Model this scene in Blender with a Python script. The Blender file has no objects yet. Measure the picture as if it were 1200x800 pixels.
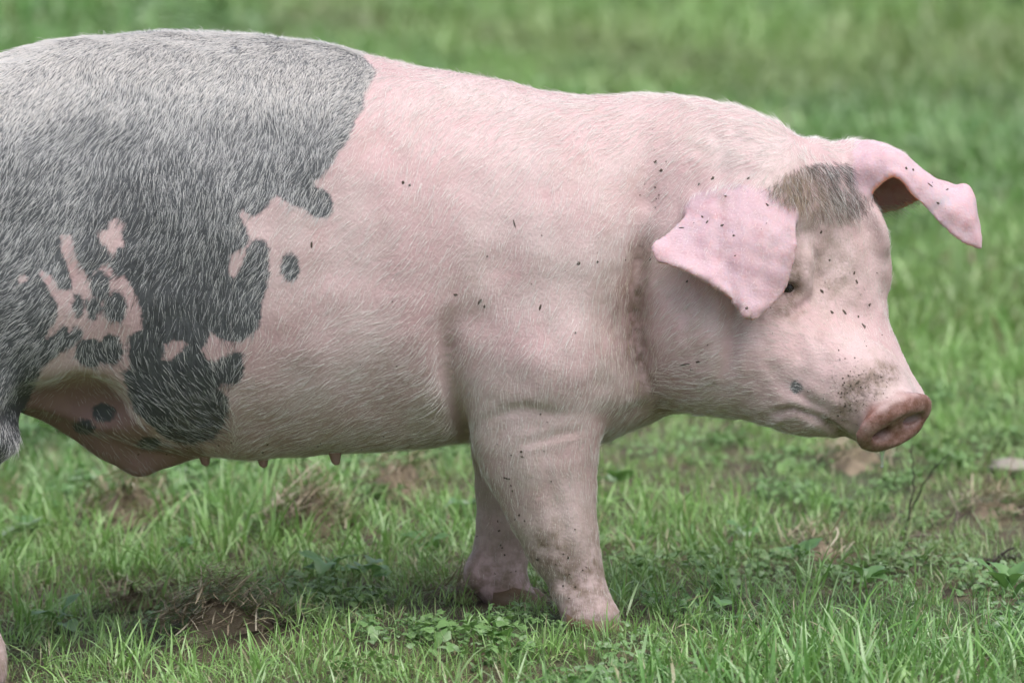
import bpy, math
import numpy as np
from mathutils import Vector, Matrix
from mathutils.bvhtree import BVHTree

SC = bpy.context.scene
COL = SC.collection
rng = np.random.default_rng(7)

# ------------------------------------------------------------------ camera
CAM = np.array([0.0, -7.36, 1.02])
PITCH = math.radians(5.12)
LENS = 200.0
cd = bpy.data.cameras.new('camera')
cam = bpy.data.objects.new('camera', cd)
COL.objects.link(cam)
cam.location = CAM
cam.rotation_euler = (math.pi / 2 - PITCH, 0, 0)
cd.sensor_width = 36.0
cd.lens = LENS
cd.clip_start = 0.1
cd.clip_end = 2000.0
cd.dof.use_dof = True
cd.dof.focus_distance = 7.22
cd.dof.aperture_fstop = 4.8
cd.dof.aperture_blades = 9
SC.camera = cam

# ------------------------------------------------------------------ overcast daylight
SUN_EL, SUN_AZ = math.radians(66), math.radians(145)     # azimuth clockwise from +Y
wd = bpy.data.worlds.new('World')
SC.world = wd
wd.use_nodes = True
nt = wd.node_tree
nt.nodes.clear()
sky = nt.nodes.new('ShaderNodeTexSky')
sky.sky_type = 'NISHITA'
sky.sun_disc = False
sky.sun_elevation = SUN_EL
sky.sun_rotation = SUN_AZ
sky.air_density = 1.0
sky.dust_density = 4.0
hs = nt.nodes.new('ShaderNodeHueSaturation')
hs.inputs['Saturation'].default_value = 0.65
bg = nt.nodes.new('ShaderNodeBackground')
bg.inputs['Strength'].default_value = 0.125
wo = nt.nodes.new('ShaderNodeOutputWorld')
nt.links.new(sky.outputs[0], hs.inputs['Color'])
nt.links.new(hs.outputs[0], bg.inputs['Color'])
nt.links.new(bg.outputs[0], wo.inputs['Surface'])

sd = bpy.data.lights.new('sun', 'SUN')
sd.energy = 1.25
sd.angle = math.radians(75)
sd.color = (1.0, 0.98, 0.955)
sun = bpy.data.objects.new('sun', sd)
COL.objects.link(sun)
sdir = Vector((math.sin(SUN_AZ) * math.cos(SUN_EL), math.cos(SUN_AZ) * math.cos(SUN_EL), math.sin(SUN_EL)))
sun.rotation_euler = sdir.to_track_quat('Z', 'Y').to_euler()
sun.location = (0, 0, 6)

SC.view_settings.view_transform = 'Standard'
SC.view_settings.look = 'None'
SC.view_settings.exposure = 0.76
SC.view_settings.gamma = 1.0
SC.view_settings.use_curve_mapping = False
SC.render.engine = 'CYCLES'
SC.cycles.use_denoising = True
SC.cycles.max_bounces = 5
SC.cycles.diffuse_bounces = 3
SC.cycles.glossy_bounces = 2
SC.cycles.transmission_bounces = 4
SC.cycles.adaptive_threshold = 0.025
SC.cycles.caustics_reflective = False
SC.cycles.caustics_refractive = False
SC.cycles.transparent_max_bounces = 8

# ------------------------------------------------------------------ helpers
FPX = LENS / 36.0 * 1200.0
_cp, _sp = math.cos(PITCH), math.sin(PITCH)


def at(px, py, y):
    """world point on the depth plane y that stands at this place of the 1200x800 picture"""
    a, b = (px - 600.0) / FPX, (400.0 - py) / FPX
    d = np.array([a, _cp + b * _sp, -_sp + b * _cp])
    t = (y - CAM[1]) / d[1]
    return CAM + d * t


def ground_z(x, y):
    """gently uneven meadow, a little lower on the left near the animal"""
    x = np.asarray(x, dtype=float)
    y = np.asarray(y, dtype=float)
    near = np.exp(-(y / 3.0) ** 2)
    t = np.clip((-0.15 - x) / 0.6, 0, 1)
    z = -0.05 * near * t * t * (3 - 2 * t)
    z = z + near * 0.010 * np.sin(3.1 * x + 1.0) * np.cos(4.3 * y + 0.6)
    z = z + (1 - near) * 0.035 * np.sin(0.9 * x + 0.4 * y) * np.cos(0.7 * y - 0.3 * x)
    z = z - 0.004 + 0.044 * np.clip(y + .1, -9, 60)          # the field rises gently away
    return z


def noise3(p, seed=0, n=24, fmin=3.0, fmax=12.0):
    """smooth pseudo-random field: a sum of random plane waves, about -1..1"""
    r = np.random.default_rng(seed)
    out = np.zeros(len(p))
    for _ in range(n):
        k = r.normal(size=3)
        k /= np.linalg.norm(k)
        f = r.uniform(fmin, fmax) * 2 * math.pi
        out += np.sin(p @ (k * f) + r.uniform(0, 6.28))
    return out / math.sqrt(n / 2.0) * 0.7


def pchip(xs, ys, q):
    xs, ys = np.asarray(xs, float), np.asarray(ys, float)
    h = np.diff(xs)
    dl = np.diff(ys) / h
    m = np.zeros(len(xs))
    m[0], m[-1] = dl[0], dl[-1]
    for i in range(1, len(xs) - 1):
        if dl[i - 1] * dl[i] > 0:
            w1, w2 = 2 * h[i] + h[i - 1], h[i] + 2 * h[i - 1]
            m[i] = (w1 + w2) / (w1 / dl[i - 1] + w2 / dl[i])
    q = np.clip(q, xs[0], xs[-1])
    k = np.clip(np.searchsorted(xs, q) - 1, 0, len(xs) - 2)
    t = (q - xs[k]) / h[k]
    return ((1 + 2 * t) * (1 - t) ** 2 * ys[k] + t * (1 - t) ** 2 * h[k] * m[k]
            + t * t * (3 - 2 * t) * ys[k + 1] + t * t * (t - 1) * h[k] * m[k + 1])


def mesh_obj(name, verts, faces, mat, parent=None, smooth=True):
    me = bpy.data.meshes.new(name)
    me.from_pydata([tuple(v) for v in verts], [], [tuple(f) for f in faces])
    if smooth:
        me.polygons.foreach_set('use_smooth', [True] * len(me.polygons))
    me.update()
    o = bpy.data.objects.new(name, me)
    COL.objects.link(o)
    if mat:
        me.materials.append(mat)
    if parent:
        o.parent = parent
        o.matrix_parent_inverse = parent.matrix_basis.inverted()
    return o


def fast_mesh(name, V, F):
    """numpy vertices (n,3) and equal-sized faces (m,k) to a mesh"""
    V = np.ascontiguousarray(V, np.float32)
    F = np.ascontiguousarray(F, np.int32)
    me = bpy.data.meshes.new(name)
    k = F.shape[1]
    me.vertices.add(len(V))
    me.vertices.foreach_set('co', V.ravel())
    me.loops.add(F.size)
    me.loops.foreach_set('vertex_index', F.ravel())
    me.polygons.add(len(F))
    me.polygons.foreach_set('loop_start', np.arange(0, F.size, k, dtype=np.int32))
    me.polygons.foreach_set('loop_total', np.full(len(F), k, np.int32))
    me.polygons.foreach_set('use_smooth', np.ones(len(F), bool))
    me.update(calc_edges=True)
    return me


def attr(me, name, vals, dom='POINT'):
    a = me.attributes.new(name, 'FLOAT', dom)
    a.data.foreach_set('value', np.ascontiguousarray(vals, np.float32))


def attr_vec(me, name, vals, dom='POINT'):
    a = me.attributes.new(name, 'FLOAT_COLOR', dom)
    c = np.ones((len(vals), 4), np.float32)
    c[:, :3] = vals
    a.data.foreach_set('color', c.ravel())


# ------------------------------------------------------------------ materials
class NT:
    """small helper to write shader trees"""
    def __init__(self, name):
        self.m = bpy.data.materials.new(name)
        self.m.use_nodes = True
        self.t = self.m.node_tree
        self.t.nodes.clear()
        self.out = self.t.nodes.new('ShaderNodeOutputMaterial')

    def n(self, kind, **kw):
        nd = self.t.nodes.new('ShaderNode' + kind)
        for k, v in kw.items():
            if k in nd.inputs.keys():
                self.set(nd.inputs[k], v)
            else:
                setattr(nd, k, v)
        return nd

    def set(self, sock, v):
        if isinstance(v, bpy.types.NodeSocket):
            self.t.links.new(v, sock)
        elif isinstance(v, (tuple, list)) and len(v) == 3 and sock.type == 'RGBA':
            sock.default_value = (*v, 1)
        else:
            sock.default_value = v

    def math(self, op, a, b=0.0, c=None, clamp=False):
        nd = self.t.nodes.new('ShaderNodeMath')
        nd.operation = op
        nd.use_clamp = clamp
        self.set(nd.inputs[0], a)
        self.set(nd.inputs[1], b)
        if c is not None:
            self.set(nd.inputs[2], c)
        return nd.outputs[0]

    def mix(self, f, a, b, blend='MIX'):
        nd = self.t.nodes.new('ShaderNodeMix')
        nd.data_type = 'RGBA'
        nd.blend_type = blend
        self.set(nd.inputs[0], f)
        self.set(nd.inputs[6], a)
        self.set(nd.inputs[7], b)
        return nd.outputs[2]

    def ramp(self, f, lo, hi):
        nd = self.t.nodes.new('ShaderNodeMapRange')
        nd.interpolation_type = 'SMOOTHSTEP'
        self.set(nd.inputs[0], f)
        nd.inputs[1].default_value = lo
        nd.inputs[2].default_value = hi
        return nd.outputs[0]

    def attr(self, name, kind='GEOMETRY', out='Fac'):
        nd = self.t.nodes.new('ShaderNodeAttribute')
        nd.attribute_name = name
        nd.attribute_type = kind
        return nd.outputs[out]

    def noise(self, vec, scale, detail=3, rough=0.55, out='Fac'):
        nd = self.t.nodes.new('ShaderNodeTexNoise')
        self.set(nd.inputs['Vector'], vec)
        nd.inputs['Scale'].default_value = scale
        nd.inputs['Detail'].default_value = detail
        nd.inputs['Roughness'].default_value = rough
        return nd.outputs[out]

    def voro(self, vec, scale, out='Distance', rnd=1.0):
        nd = self.t.nodes.new('ShaderNodeTexVoronoi')
        self.set(nd.inputs['Vector'], vec)
        nd.inputs['Scale'].default_value = scale
        nd.inputs['Randomness'].default_value = rnd
        return nd.outputs[out]

    def obj(self):
        return self.t.nodes.new('ShaderNodeTexCoord').outputs['Object']

    def done(self, shader):
        self.t.links.new(shader, self.out.inputs['Surface'])
        return self.m


def simple_mat(name, col, rough=0.6, var=0.3, scale=60.0, spec=0.4, bump=0.0):
    t = NT(name)
    o = t.obj()
    f = t.noise(o, scale, 4)
    c = t.mix(f, tuple(x * (1 - var) for x in col), tuple(min(1, x * (1 + var)) for x in col))
    p = t.n('BsdfPrincipled', Roughness=rough)
    t.set(p.inputs['Base Color'], c)
    p.inputs['Specular IOR Level'].default_value = spec
    if bump:
        b = t.n('Bump', Strength=bump, Distance=0.002)
        t.set(b.inputs['Height'], t.noise(o, scale * 2, 4))
        t.set(p.inputs['Normal'], b.outputs[0])
    return t.done(p.outputs[0])

def skin_material():
    t = NT('pig_skin')
    o = t.obj()
    big = t.noise(o, 7.0, 3)
    mid = t.noise(o, 28.0, 4)
    fine = t.noise(o, 160.0, 3)
    pink = t.mix(t.ramp(big, .35, .68), (.53, .365, .370), (.585, .450, .445))
    pink = t.mix(t.math('MULTIPLY', t.ramp(t.noise(o, 18.0, 4), .50, .74), .45), pink, (.50, .300, .310))
    pink = t.mix(t.math('MULTIPLY', t.ramp(t.noise(o, 15.0, 5, .6), .50, .75), .30), pink, (.40, .30, .25))
    pink = t.mix(t.math('MULTIPLY', t.ramp(fine, .5, .8), .12), pink, (.70, .56, .53))
    # ear skin is thinner and more lilac, inside red with the glow of light through it put into colour
    pink = t.mix(t.attr('ear'), pink, t.mix(mid, (.52, .335, .375), (.62, .465, .505)))
    pink = t.mix(t.math('MULTIPLY', t.attr('ear'), t.math('MULTIPLY', t.ramp(t.noise(o, 32.0, 5, .7), .52, .72), .55)), pink, (.46, .24, .25))
    pink = t.mix(t.attr('inner'), pink, (.88, .38, .25))
    pink = t.mix(t.attr('bare'), pink, t.mix(mid, (.28, .170, .170), (.40, .250, .245)))  # hairless belly skin, with the shade under the fold put into its colour
    # grey patches, crisp edge with a little fringe
    edge = t.math('ADD', t.attr('patch'), t.math('MULTIPLY', t.math('SUBTRACT', t.noise(o, 130.0, 5, .7), .5), 13.0))
    grey = t.mix(t.noise(o, 45.0, 3), (.060, .064, .070), (.115, .119, .127))
    gf = t.ramp(edge, 2.6, -2.6)
    col = t.mix(gf, pink, grey)
    # dust and dried mud
    dn = t.math('MULTIPLY', t.attr('dirt'), t.ramp(t.noise(o, 60.0, 5, .65), .28, .72))
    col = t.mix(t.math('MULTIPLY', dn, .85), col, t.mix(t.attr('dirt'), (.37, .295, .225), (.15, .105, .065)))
    # snout: wet brown-red leather
    sn = t.attr('snout')
    col = t.mix(sn, col, t.mix(t.ramp(t.noise(o, 70.0, 5, .7), .35, .7), (.19, .090, .068), (.35, .205, .185)))
    # flecks of mud
    spk = t.attr('speck')
    wv = t.n('VectorMath')
    wv.operation = 'ADD'
    nz = t.n('VectorMath')
    nz.operation = 'SCALE'
    t.set(nz.inputs[0], t.noise(o, 140.0, 2, out='Color'))
    nz.inputs['Scale'].default_value = .012
    t.set(wv.inputs[0], o)
    t.set(wv.inputs[1], nz.outputs[0])
    vc = t.t.nodes.new('ShaderNodeTexVoronoi')
    t.set(vc.inputs['Vector'], wv.outputs[0])
    vc.inputs['Scale'].default_value = 190.0
    r = t.n('SeparateColor')
    t.set(r.inputs[0], vc.outputs['Color'])
    lim = t.math('MULTIPLY', t.math('POWER', r.outputs[0], 2.5), t.math('MULTIPLY', spk, .55))
    sp = t.ramp(t.math('SUBTRACT', lim, vc.outputs['Distance']), -.03, .08)
    sp2 = t.ramp(t.math('ADD', t.noise(o, 230.0, 5, .7), t.math('MULTIPLY', spk, .34)), .70, .98)
    sp = t.math('MAXIMUM', sp, t.math('MULTIPLY', sp2, .8))
    mud = sp
    col = t.mix(t.math('MULTIPLY', mud, .85), col, t.mix(mid, (.035, .028, .022), (.10, .075, .05)))
    p = t.n('BsdfPrincipled')
    t.set(p.inputs['Base Color'], col)
    t.set(p.inputs['Roughness'], t.mix(sn, (.55, .55, .55), t.mix(t.ramp(t.noise(o, 50.0, 4), .4, .6), (.16, .16, .16), (.42, .42, .42))))
    p.inputs['Specular IOR Level'].default_value = 0.35
    p.subsurface_method = 'RANDOM_WALK'
    t.set(p.inputs['Subsurface Weight'], t.math('MULTIPLY', t.math('SUBTRACT', 1.0, gf), t.math('MULTIPLY', t.attr('ear'), .7)))
    t.set(p.inputs['Subsurface Scale'], t.math('ADD', .005, t.math('MULTIPLY', t.attr('ear'), .011)))
    p.inputs['Subsurface Radius'].default_value = (1.0, .40, .25)
    b = t.n('Bump', Strength=.42, Distance=0.0022)
    h = t.math('ADD', t.math('MULTIPLY', t.noise(o, 95.0, 4), 1.0), t.math('MULTIPLY', t.voro(o, 260.0), .35))
    t.set(b.inputs['Height'], h)
    t.set(p.inputs['Normal'], b.outputs[0])
    return t.done(p.outputs[0])


def hair_material():
    t = NT('pig_bristle')
    tone = t.attr('tone')
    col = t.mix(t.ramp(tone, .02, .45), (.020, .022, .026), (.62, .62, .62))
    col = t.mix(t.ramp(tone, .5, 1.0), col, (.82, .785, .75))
    col = t.mix(t.attr('tan'), col, (.42, .30, .17))
    p = t.n('BsdfPrincipled', Roughness=.42)
    t.set(p.inputs['Base Color'], col)
    p.inputs['Specular IOR Level'].default_value = .55
    return t.done(p.outputs[0])


def blade_material(name, cols, dry, trans=.35, rough=.42, spec=.5):
    """grass and leaf tissue: colour by blade, a paler root and some light through it"""
    t = NT(name)
    r = t.attr('rnd')
    s = t.attr('along')
    iv = t.attr('tint', 'INSTANCER')
    c = t.mix(r, cols[0], cols[1])
    c = t.mix(t.ramp(t.math('FRACT', t.math('MULTIPLY', r, 7.31)), .55, .95), c, cols[2])
    c = t.mix(t.math('MULTIPLY', t.ramp(iv, .45, 1.0), .75), c, cols[3])
    c = t.mix(t.math('MULTIPLY', t.ramp(s, .28, 0.0), .35), c, dry[1])
    c = t.mix(t.attr('dead'), c, t.mix(t.math('FRACT', t.math('MULTIPLY', r, 3.7)), dry[0], dry[1]))
    c = t.mix(t.math('MULTIPLY', t.attr('dry', 'INSTANCER'), .5), c, dry[1])
    p = t.n('BsdfPrincipled', Roughness=rough)
    t.set(p.inputs['Base Color'], c)
    p.inputs['Specular IOR Level'].default_value = spec
    tr = t.n('BsdfTranslucent')
    t.set(tr.inputs['Color'], t.mix(.5, c, (.20, .40, .07)))
    mx = t.n('MixShader')
    mx.inputs[0].default_value = trans
    t.t.links.new(p.outputs[0], mx.inputs[1])
    t.t.links.new(tr.outputs[0], mx.inputs[2])
    return t.done(mx.outputs[0])


def ground_material():
    t = NT('meadow_soil')
    o = t.obj()
    a = t.noise(o, 3.0, 5, .6)
    b = t.noise(o, 22.0, 5, .65)
    c = t.mix(t.ramp(b, .35, .65), (.060, .044, .027), (.115, .092, .050))
    c = t.mix(t.ramp(t.math('ADD', a, t.math('MULTIPLY', b, .25)), .60, .78), c, (.070, .095, .038))
    # beyond the built sward the sheet itself is turf
    dist = t.n('VectorMath')
    dist.operation = 'LENGTH'
    t.set(dist.inputs[0], o)
    c = t.mix(t.ramp(dist.outputs['Value'], 8.0, 22.0), c, t.mix(a, (.12, .22, .062), (.19, .31, .10)))
    p = t.n('BsdfPrincipled', Roughness=.9)
    t.set(p.inputs['Base Color'], c)
    bp = t.n('Bump', Strength=.8, Distance=.01)
    t.set(bp.inputs['Height'], t.noise(o, 60.0, 6, .7))
    t.set(p.inputs['Normal'], bp.outputs[0])
    return t.done(p.outputs[0])


def eye_material():
    t = NT('eye_wet')
    p = t.n('BsdfPrincipled', Roughness=.06)
    t.set(p.inputs['Base Color'], t.mix(t.noise(t.obj(), 90.0), (.012, .009, .008), (.03, .02, .015)))
    return t.done(p.outputs[0])


def drool_material():
    t = NT('saliva')
    p = t.n('BsdfPrincipled', Roughness=.05)
    t.set(p.inputs['Base Color'], t.mix(t.noise(t.obj(), 200.0), (.85, .85, .82), (.95, .95, .92)))
    p.inputs['Transmission Weight'].default_value = .75
    p.inputs['IOR'].default_value = 1.34
    return t.done(p.outputs[0])


GREENS = [(.080, .205, .048), (.195, .410, .105), (.430, .590, .330), (.325, .530, .165)]  # third green puts the glossy highlights of blades into their colour
DRY = [(.50, .43, .29), (.24, .185, .11)]
M_SKIN = skin_material()
M_HAIR = hair_material()
M_GRASS = blade_material('grass_blade', GREENS, DRY, .27, .30, .7)
M_LEAF = blade_material('broad_leaf', [(.110, .230, .075), (.175, .325, .115), (.30, .40, .26), (.20, .34, .12)], DRY, .25, .38, .5)
M_STRAW = blade_material('dead_straw', [(.42, .35, .25), (.27, .215, .145), (.56, .50, .39), (.36, .29, .20)], DRY, .12, .7, .25)
M_THATCH = simple_mat('rotting_thatch', (.25, .200, .145), .95, .6, 55.0, .1, 1.0)
M_SOIL = ground_material()
M_HORN = simple_mat('hoof_horn', (.16, .11, .07), .5, .4, 80.0, .4, .5)
M_EYE = eye_material()
M_LASH = simple_mat('dark_lash', (.02, .02, .022), .5, .2)
M_PALE_LASH = simple_mat('pale_bristle', (.75, .70, .62), .5, .1)
M_DROOL = drool_material()
M_TEAT = simple_mat('teat_skin', (.36, .22, .21), .55, .2, 90.0, .3, .4)
M_TWIG = simple_mat('wet_dark_bark', (.035, .028, .022), .7, .5, 120.0, .3, .8)
M_TWIG_GREY = simple_mat('grey_weathered_bark', (.20, .17, .14), .8, .4, 120.0, .2, .8)
M_STONE = simple_mat('pale_stone', (.30, .27, .23), .8, .3, 70.0, .3, .8)
M_MUD = simple_mat('dried_mud', (.095, .077, .062), .9, .6, 150.0, .15, .8)


# ------------------------------------------------------------------ the pig: one implicit body, meshed
def make_axis(a, b, h):
    return np.arange(a, b + h * 0.5, h)


GX = np.concatenate([make_axis(-1.24, 0.168, 0.006), make_axis(0.1725, 0.625, 0.0032)])
GY = make_axis(-0.40, 0.27, 0.004)
GZ = make_axis(-0.09, 0.86, 0.004)
FLD = np.full((len(GX), len(GY), len(GZ)), 1.0, np.float32)


def box_idx(lo, hi):
    s = []
    for g, a, b in zip((GX, GY, GZ), lo, hi):
        i, j = np.searchsorted(g, a), np.searchsorted(g, b)
        s.append(slice(int(i), int(max(j, i + 1))))
    return tuple(s)


def coords(s):
    return (GX[s[0]].astype(np.float32)[:, None, None], GY[s[1]].astype(np.float32)[None, :, None],
            GZ[s[2]].astype(np.float32)[None, None, :])


def smin(a, b, k):
    if k <= 0:
        return np.minimum(a, b)
    h = np.maximum(k - np.abs(a - b), 0) / k
    return np.minimum(a, b) - h * h * k * 0.25


def smax(a, b, k):
    return -smin(-a, -b, k)


def ellipsoid_d(p, c, r, R=None):
    q = [p[i] - np.float32(c[i]) for i in range(3)]
    if R is not None:
        q = [q[0] * np.float32(R[i][0]) + q[1] * np.float32(R[i][1]) + q[2] * np.float32(R[i][2]) for i in range(3)]
    a = [(q[i] / np.float32(r[i])) ** 2 for i in range(3)]
    k0 = np.sqrt(a[0] + a[1] + a[2]) + 1e-6
    k1 = np.sqrt(a[0] / np.float32(r[0] ** 2) + a[1] / np.float32(r[1] ** 2) + a[2] / np.float32(r[2] ** 2)) + 1e-6
    return k0 * (k0 - 1) / k1


def add_ell(c, r, k=0.05, R=None, cut=False):
    m = max(r) + k + 0.02
    s = box_idx([v - m for v in c], [v + m for v in c])
    d = ellipsoid_d(coords(s), c, r, R)
    FLD[s] = smax(FLD[s], -d, k) if cut else smin(FLD[s], d, k)


def add_cone(a, b, ra, rb, k=0.03, sy=1.0):
    """round cone; sy < 1 flattens it sideways"""
    a, b = np.asarray(a, float), np.asarray(b, float)
    m = max(ra, rb) + k + 0.02
    s = box_idx(np.minimum(a, b) - m, np.maximum(a, b) + m)
    x, y, z = coords(s)
    ay, by = a[1], b[1]
    ab = b - a
    L2 = float(ab @ ab)
    t = np.clip(((x - a[0]) * ab[0] + (y - a[1]) * ab[1] + (z - a[2]) * ab[2]) / L2, 0, 1).astype(np.float32)
    yy = (y - (ay + (by - ay) * t)) / sy
    d = np.sqrt((x - (a[0] + ab[0] * t)) ** 2 + yy ** 2 + (z - (a[2] + ab[2] * t)) ** 2) - (ra + (rb - ra) * t)
    FLD[s] = smin(FLD[s], d.astype(np.float32), k)


def chain(pts, k=0.03, sy=1.0):
    for (a, ra), (b, rb) in zip(pts[:-1], pts[1:]):
        add_cone(a, b, ra, rb, k, sy)


# trunk and neck: picture x, back line y, belly line y, half width, centre depth, squareness
TR = [(-245, 240, 330, .045, -.105, 2.0), (-225, 200, 380, .105, -.10, 2.0), (-180, 150, 420, .155, -.10, 2.1),
      (-110, 103, 440, .185, -.09, 2.2), (-40, 79, 450, .198, -.08, 2.2),
      (0, 68, 465, .203, -.075, 2.2), (60, 52, 486, .208, -.07, 2.2), (120, 43.5, 511, .213, -.06, 2.25),
      (200, 38, 528, .216, -.05, 2.25), (280, 38.5, 533, .216, -.04, 2.25), (340, 46, 533, .214, -.03, 2.25),
      (400, 57.5, 531, .210, -.025, 2.25), (440, 67, 529, .206, -.02, 2.2), (500, 79, 524, .198, -.015, 2.2),
      (560, 91, 517, .188, -.01, 2.15), (620, 101, 505, .175, -.005, 2.1), (680, 107.5, 497, .160, 0, 2.1),
      (740, 111, 488, .145, -.005, 2.1), (800, 114, 474, .134, -.020, 2.1), (850, 121, 452, .124, -.040, 2.0),
      (890, 134, 410, .105, -.060, 2.0), (920, 153, 360, .085, -.070, 2.0), (945, 190, 300, .035, -.075, 2.0)]
tx = np.array([at(a[0], (a[1] + a[2]) / 2, a[4])[0] for a in TR])
tz1 = np.array([at(a[0], a[1], a[4])[2] for a in TR])
tz0 = np.array([at(a[0], a[2], a[4])[2] for a in TR])


def trunk_params(q):
    return (pchip(tx, tz1, q), pchip(tx, tz0, q), pchip(tx, [a[3] for a in TR], q),
            pchip(tx, [a[4] for a in TR], q), pchip(tx, [a[5] for a in TR], q))


def add_trunk():
    s = box_idx((tx[0] - 0.05, -0.36, 0.05), (tx[-1] + 0.06, 0.26, 0.86))
    x, y, z = coords(s)
    q = GX[s[0]]
    z1, z0, hw, yc, ex = [v.astype(np.float32)[:, None, None] for v in trunk_params(q)]
    zc = z0 + (z1 - z0) * np.float32(0.5)
    hh = (z1 - z0) * np.float32(0.5)
    ny, nz = np.abs(y - yc) / hw, np.abs(z - zc) / hh
    rho = (ny ** ex + nz ** ex) ** (1 / ex) + 1e-5
    rad = np.sqrt((y - yc) ** 2 + (z - zc) ** 2)
    d = np.where(rho > 0.4, rad * (1 - 1 / rho), -0.6 * np.minimum(hw, hh))
    over = np.maximum(np.maximum(tx[0] - x, x - tx[-1]), 0)
    d = np.sqrt(np.maximum(d, 0) ** 2 + over ** 2) + np.minimum(d, 0) * (over == 0)
    FLD[s] = np.minimum(FLD[s], d.astype(np.float32))


add_trunk()

# head frame: u along the nose, v towards the animal's far (left) side, w out of the forehead
HS = 1.03
HO = at(986, 298, -0.115)


def head_axes(yaw, pit, rol):
    u = np.array([math.cos(pit) * math.cos(yaw), -math.cos(pit) * math.sin(yaw), -math.sin(pit)])
    v0 = np.array([math.sin(yaw), math.cos(yaw), 0])
    w0 = np.cross(u, v0)
    return u, v0 * math.cos(rol) + w0 * math.sin(rol), w0 * math.cos(rol) - v0 * math.sin(rol)


HU, HV, HW = head_axes(math.radians(34), math.radians(62), math.radians(27))
HR = np.array([HU, HV, HW])


def hp(u, v, w):
    return HO + HS * (u * HU + v * HV + w * HW)


# face and muzzle: u, dorsal w, lower w, half width, squareness
FA = [(-.165, -.02, -.10, .045, 2.0), (-.15, .004, -.13, .080, 2.0), (-.11, .014, -.165, .098, 2.1), (-.06, .010, -.185, .098, 2.2),
      (0.0, 0.0, -.185, .085, 2.3), (.05, -.012, -.170, .074, 2.4), (.09, -.020, -.150, .066, 2.4),
      (.13, -.020, -.128, .060, 2.4), (.165, -.014, -.108, .056, 2.3), (.195, -.006, -.094, .052, 2.2), (.213, -.004, -.088, .050, 2.1)]


def add_face():
    fa = np.array(FA)
    lo = HO - 0.36
    hi = HO + 0.36
    s = box_idx(lo, hi)
    x, y, z = coords(s)
    q = [((x - np.float32(HO[0])) * np.float32(A[0]) + (y - np.float32(HO[1])) * np.float32(A[1])
          + (z - np.float32(HO[2])) * np.float32(A[2])) / np.float32(HS) for A in HR]
    tab = np.linspace(fa[0, 0], fa[-1, 0], 400)
    cols = [np.interp(q[0].ravel(), tab, pchip(fa[:, 0], fa[:, i], tab)).reshape(q[0].shape).astype(np.float32) for i in (1, 2, 3, 4)]
    w1, w0, hw, ex = cols
    wc, hh = (w1 + w0) / 2, (w1 - w0) / 2
    rho = ((np.abs(q[1]) / hw) ** ex + (np.abs(q[2] - wc) / hh) ** ex) ** (1 / ex) + 1e-5
    rad = np.sqrt(q[1] ** 2 + (q[2] - wc) ** 2)
    d = np.where(rho > 0.4, rad * (1 - 1 / rho), -0.6 * np.minimum(hw, hh))
    over = np.maximum(np.maximum(fa[0, 0] - q[0], q[0] - fa[-1, 0]), 0)
    d = (np.sqrt(np.maximum(d, 0) ** 2 + over ** 2) + np.minimum(d, 0) * (over == 0)) * np.float32(HS)
    FLD[s] = smin(FLD[s], d.astype(np.float32), 0.05)


# shoulder, chest and jowl masses
def flank(px, py, y):
    return at(px, py, y)


add_ell(at(635, 318, -.085), (.135, .105, .175), .06)              # near shoulder
add_ell(at(630, 318, .075), (.135, .105, .175), .06)
add_ell(at(630, 412, -.106), (.104, .106, .113), .032)              # upper foreleg
add_ell(at(635, 410, .075), (.11, .10, .11), .06)
add_ell(at(690, 430, -.01), (.09, .12, .085), .07)                # brisket
add_face()
add_ell(at(835, 385, -.075), (.098, .115, .112), .035)             # near jowl
add_ell(at(845, 375, .030), (.098, .095, .110), .05)              # far jowl
add_ell(at(905, 415, -.115), (.085, .085, .080), .05)             # cheek
add_ell(at(905, 245, -.085), (.065, .07, .06), .05)               # ear root
# muzzle tip disc, lips, chin
_a = math.radians(30)
DN = math.cos(_a) * HU + math.sin(_a) * HW
DT = -math.sin(_a) * HU + math.cos(_a) * HW
_b = math.radians(9)
DV = math.cos(_b) * HV + math.sin(_b) * DT
DT = math.cos(_b) * DT - math.sin(_b) * HV
DR = np.array([DN, DV, DT])
DC = at(1051, 498, -.210)


def dp(n, v, t):
    return DC + n * DN + v * DV + t * DT


add_ell(at(985, 450, -.165), (.072, .062, .060), .05)             # near side of the muzzle
add_ell(at(956, 475, -.150), (.046, .045, .028), .025)             # lower lip and chin
add_ell(at(935, 463, -.135), (.060, .060, .034), .035)
add_cone(dp(-.06, 0, .0), dp(-.018, 0, 0), .046, .039, .03)
add_ell(dp(-.006, 0, .001), (.015, .058, .040), .008, DR)            # rim of the disc
# brow and lids
for sgn in (-1, 1):
    add_ell(hp(-.025, sgn * .070, -.016), (.040, .020 if sgn < 0 else .010, .026), .03, HR)
    add_ell(hp(.022, sgn * .072, -.045), (.030, .014 if sgn < 0 else .006, .020), .022, HR)

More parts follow.
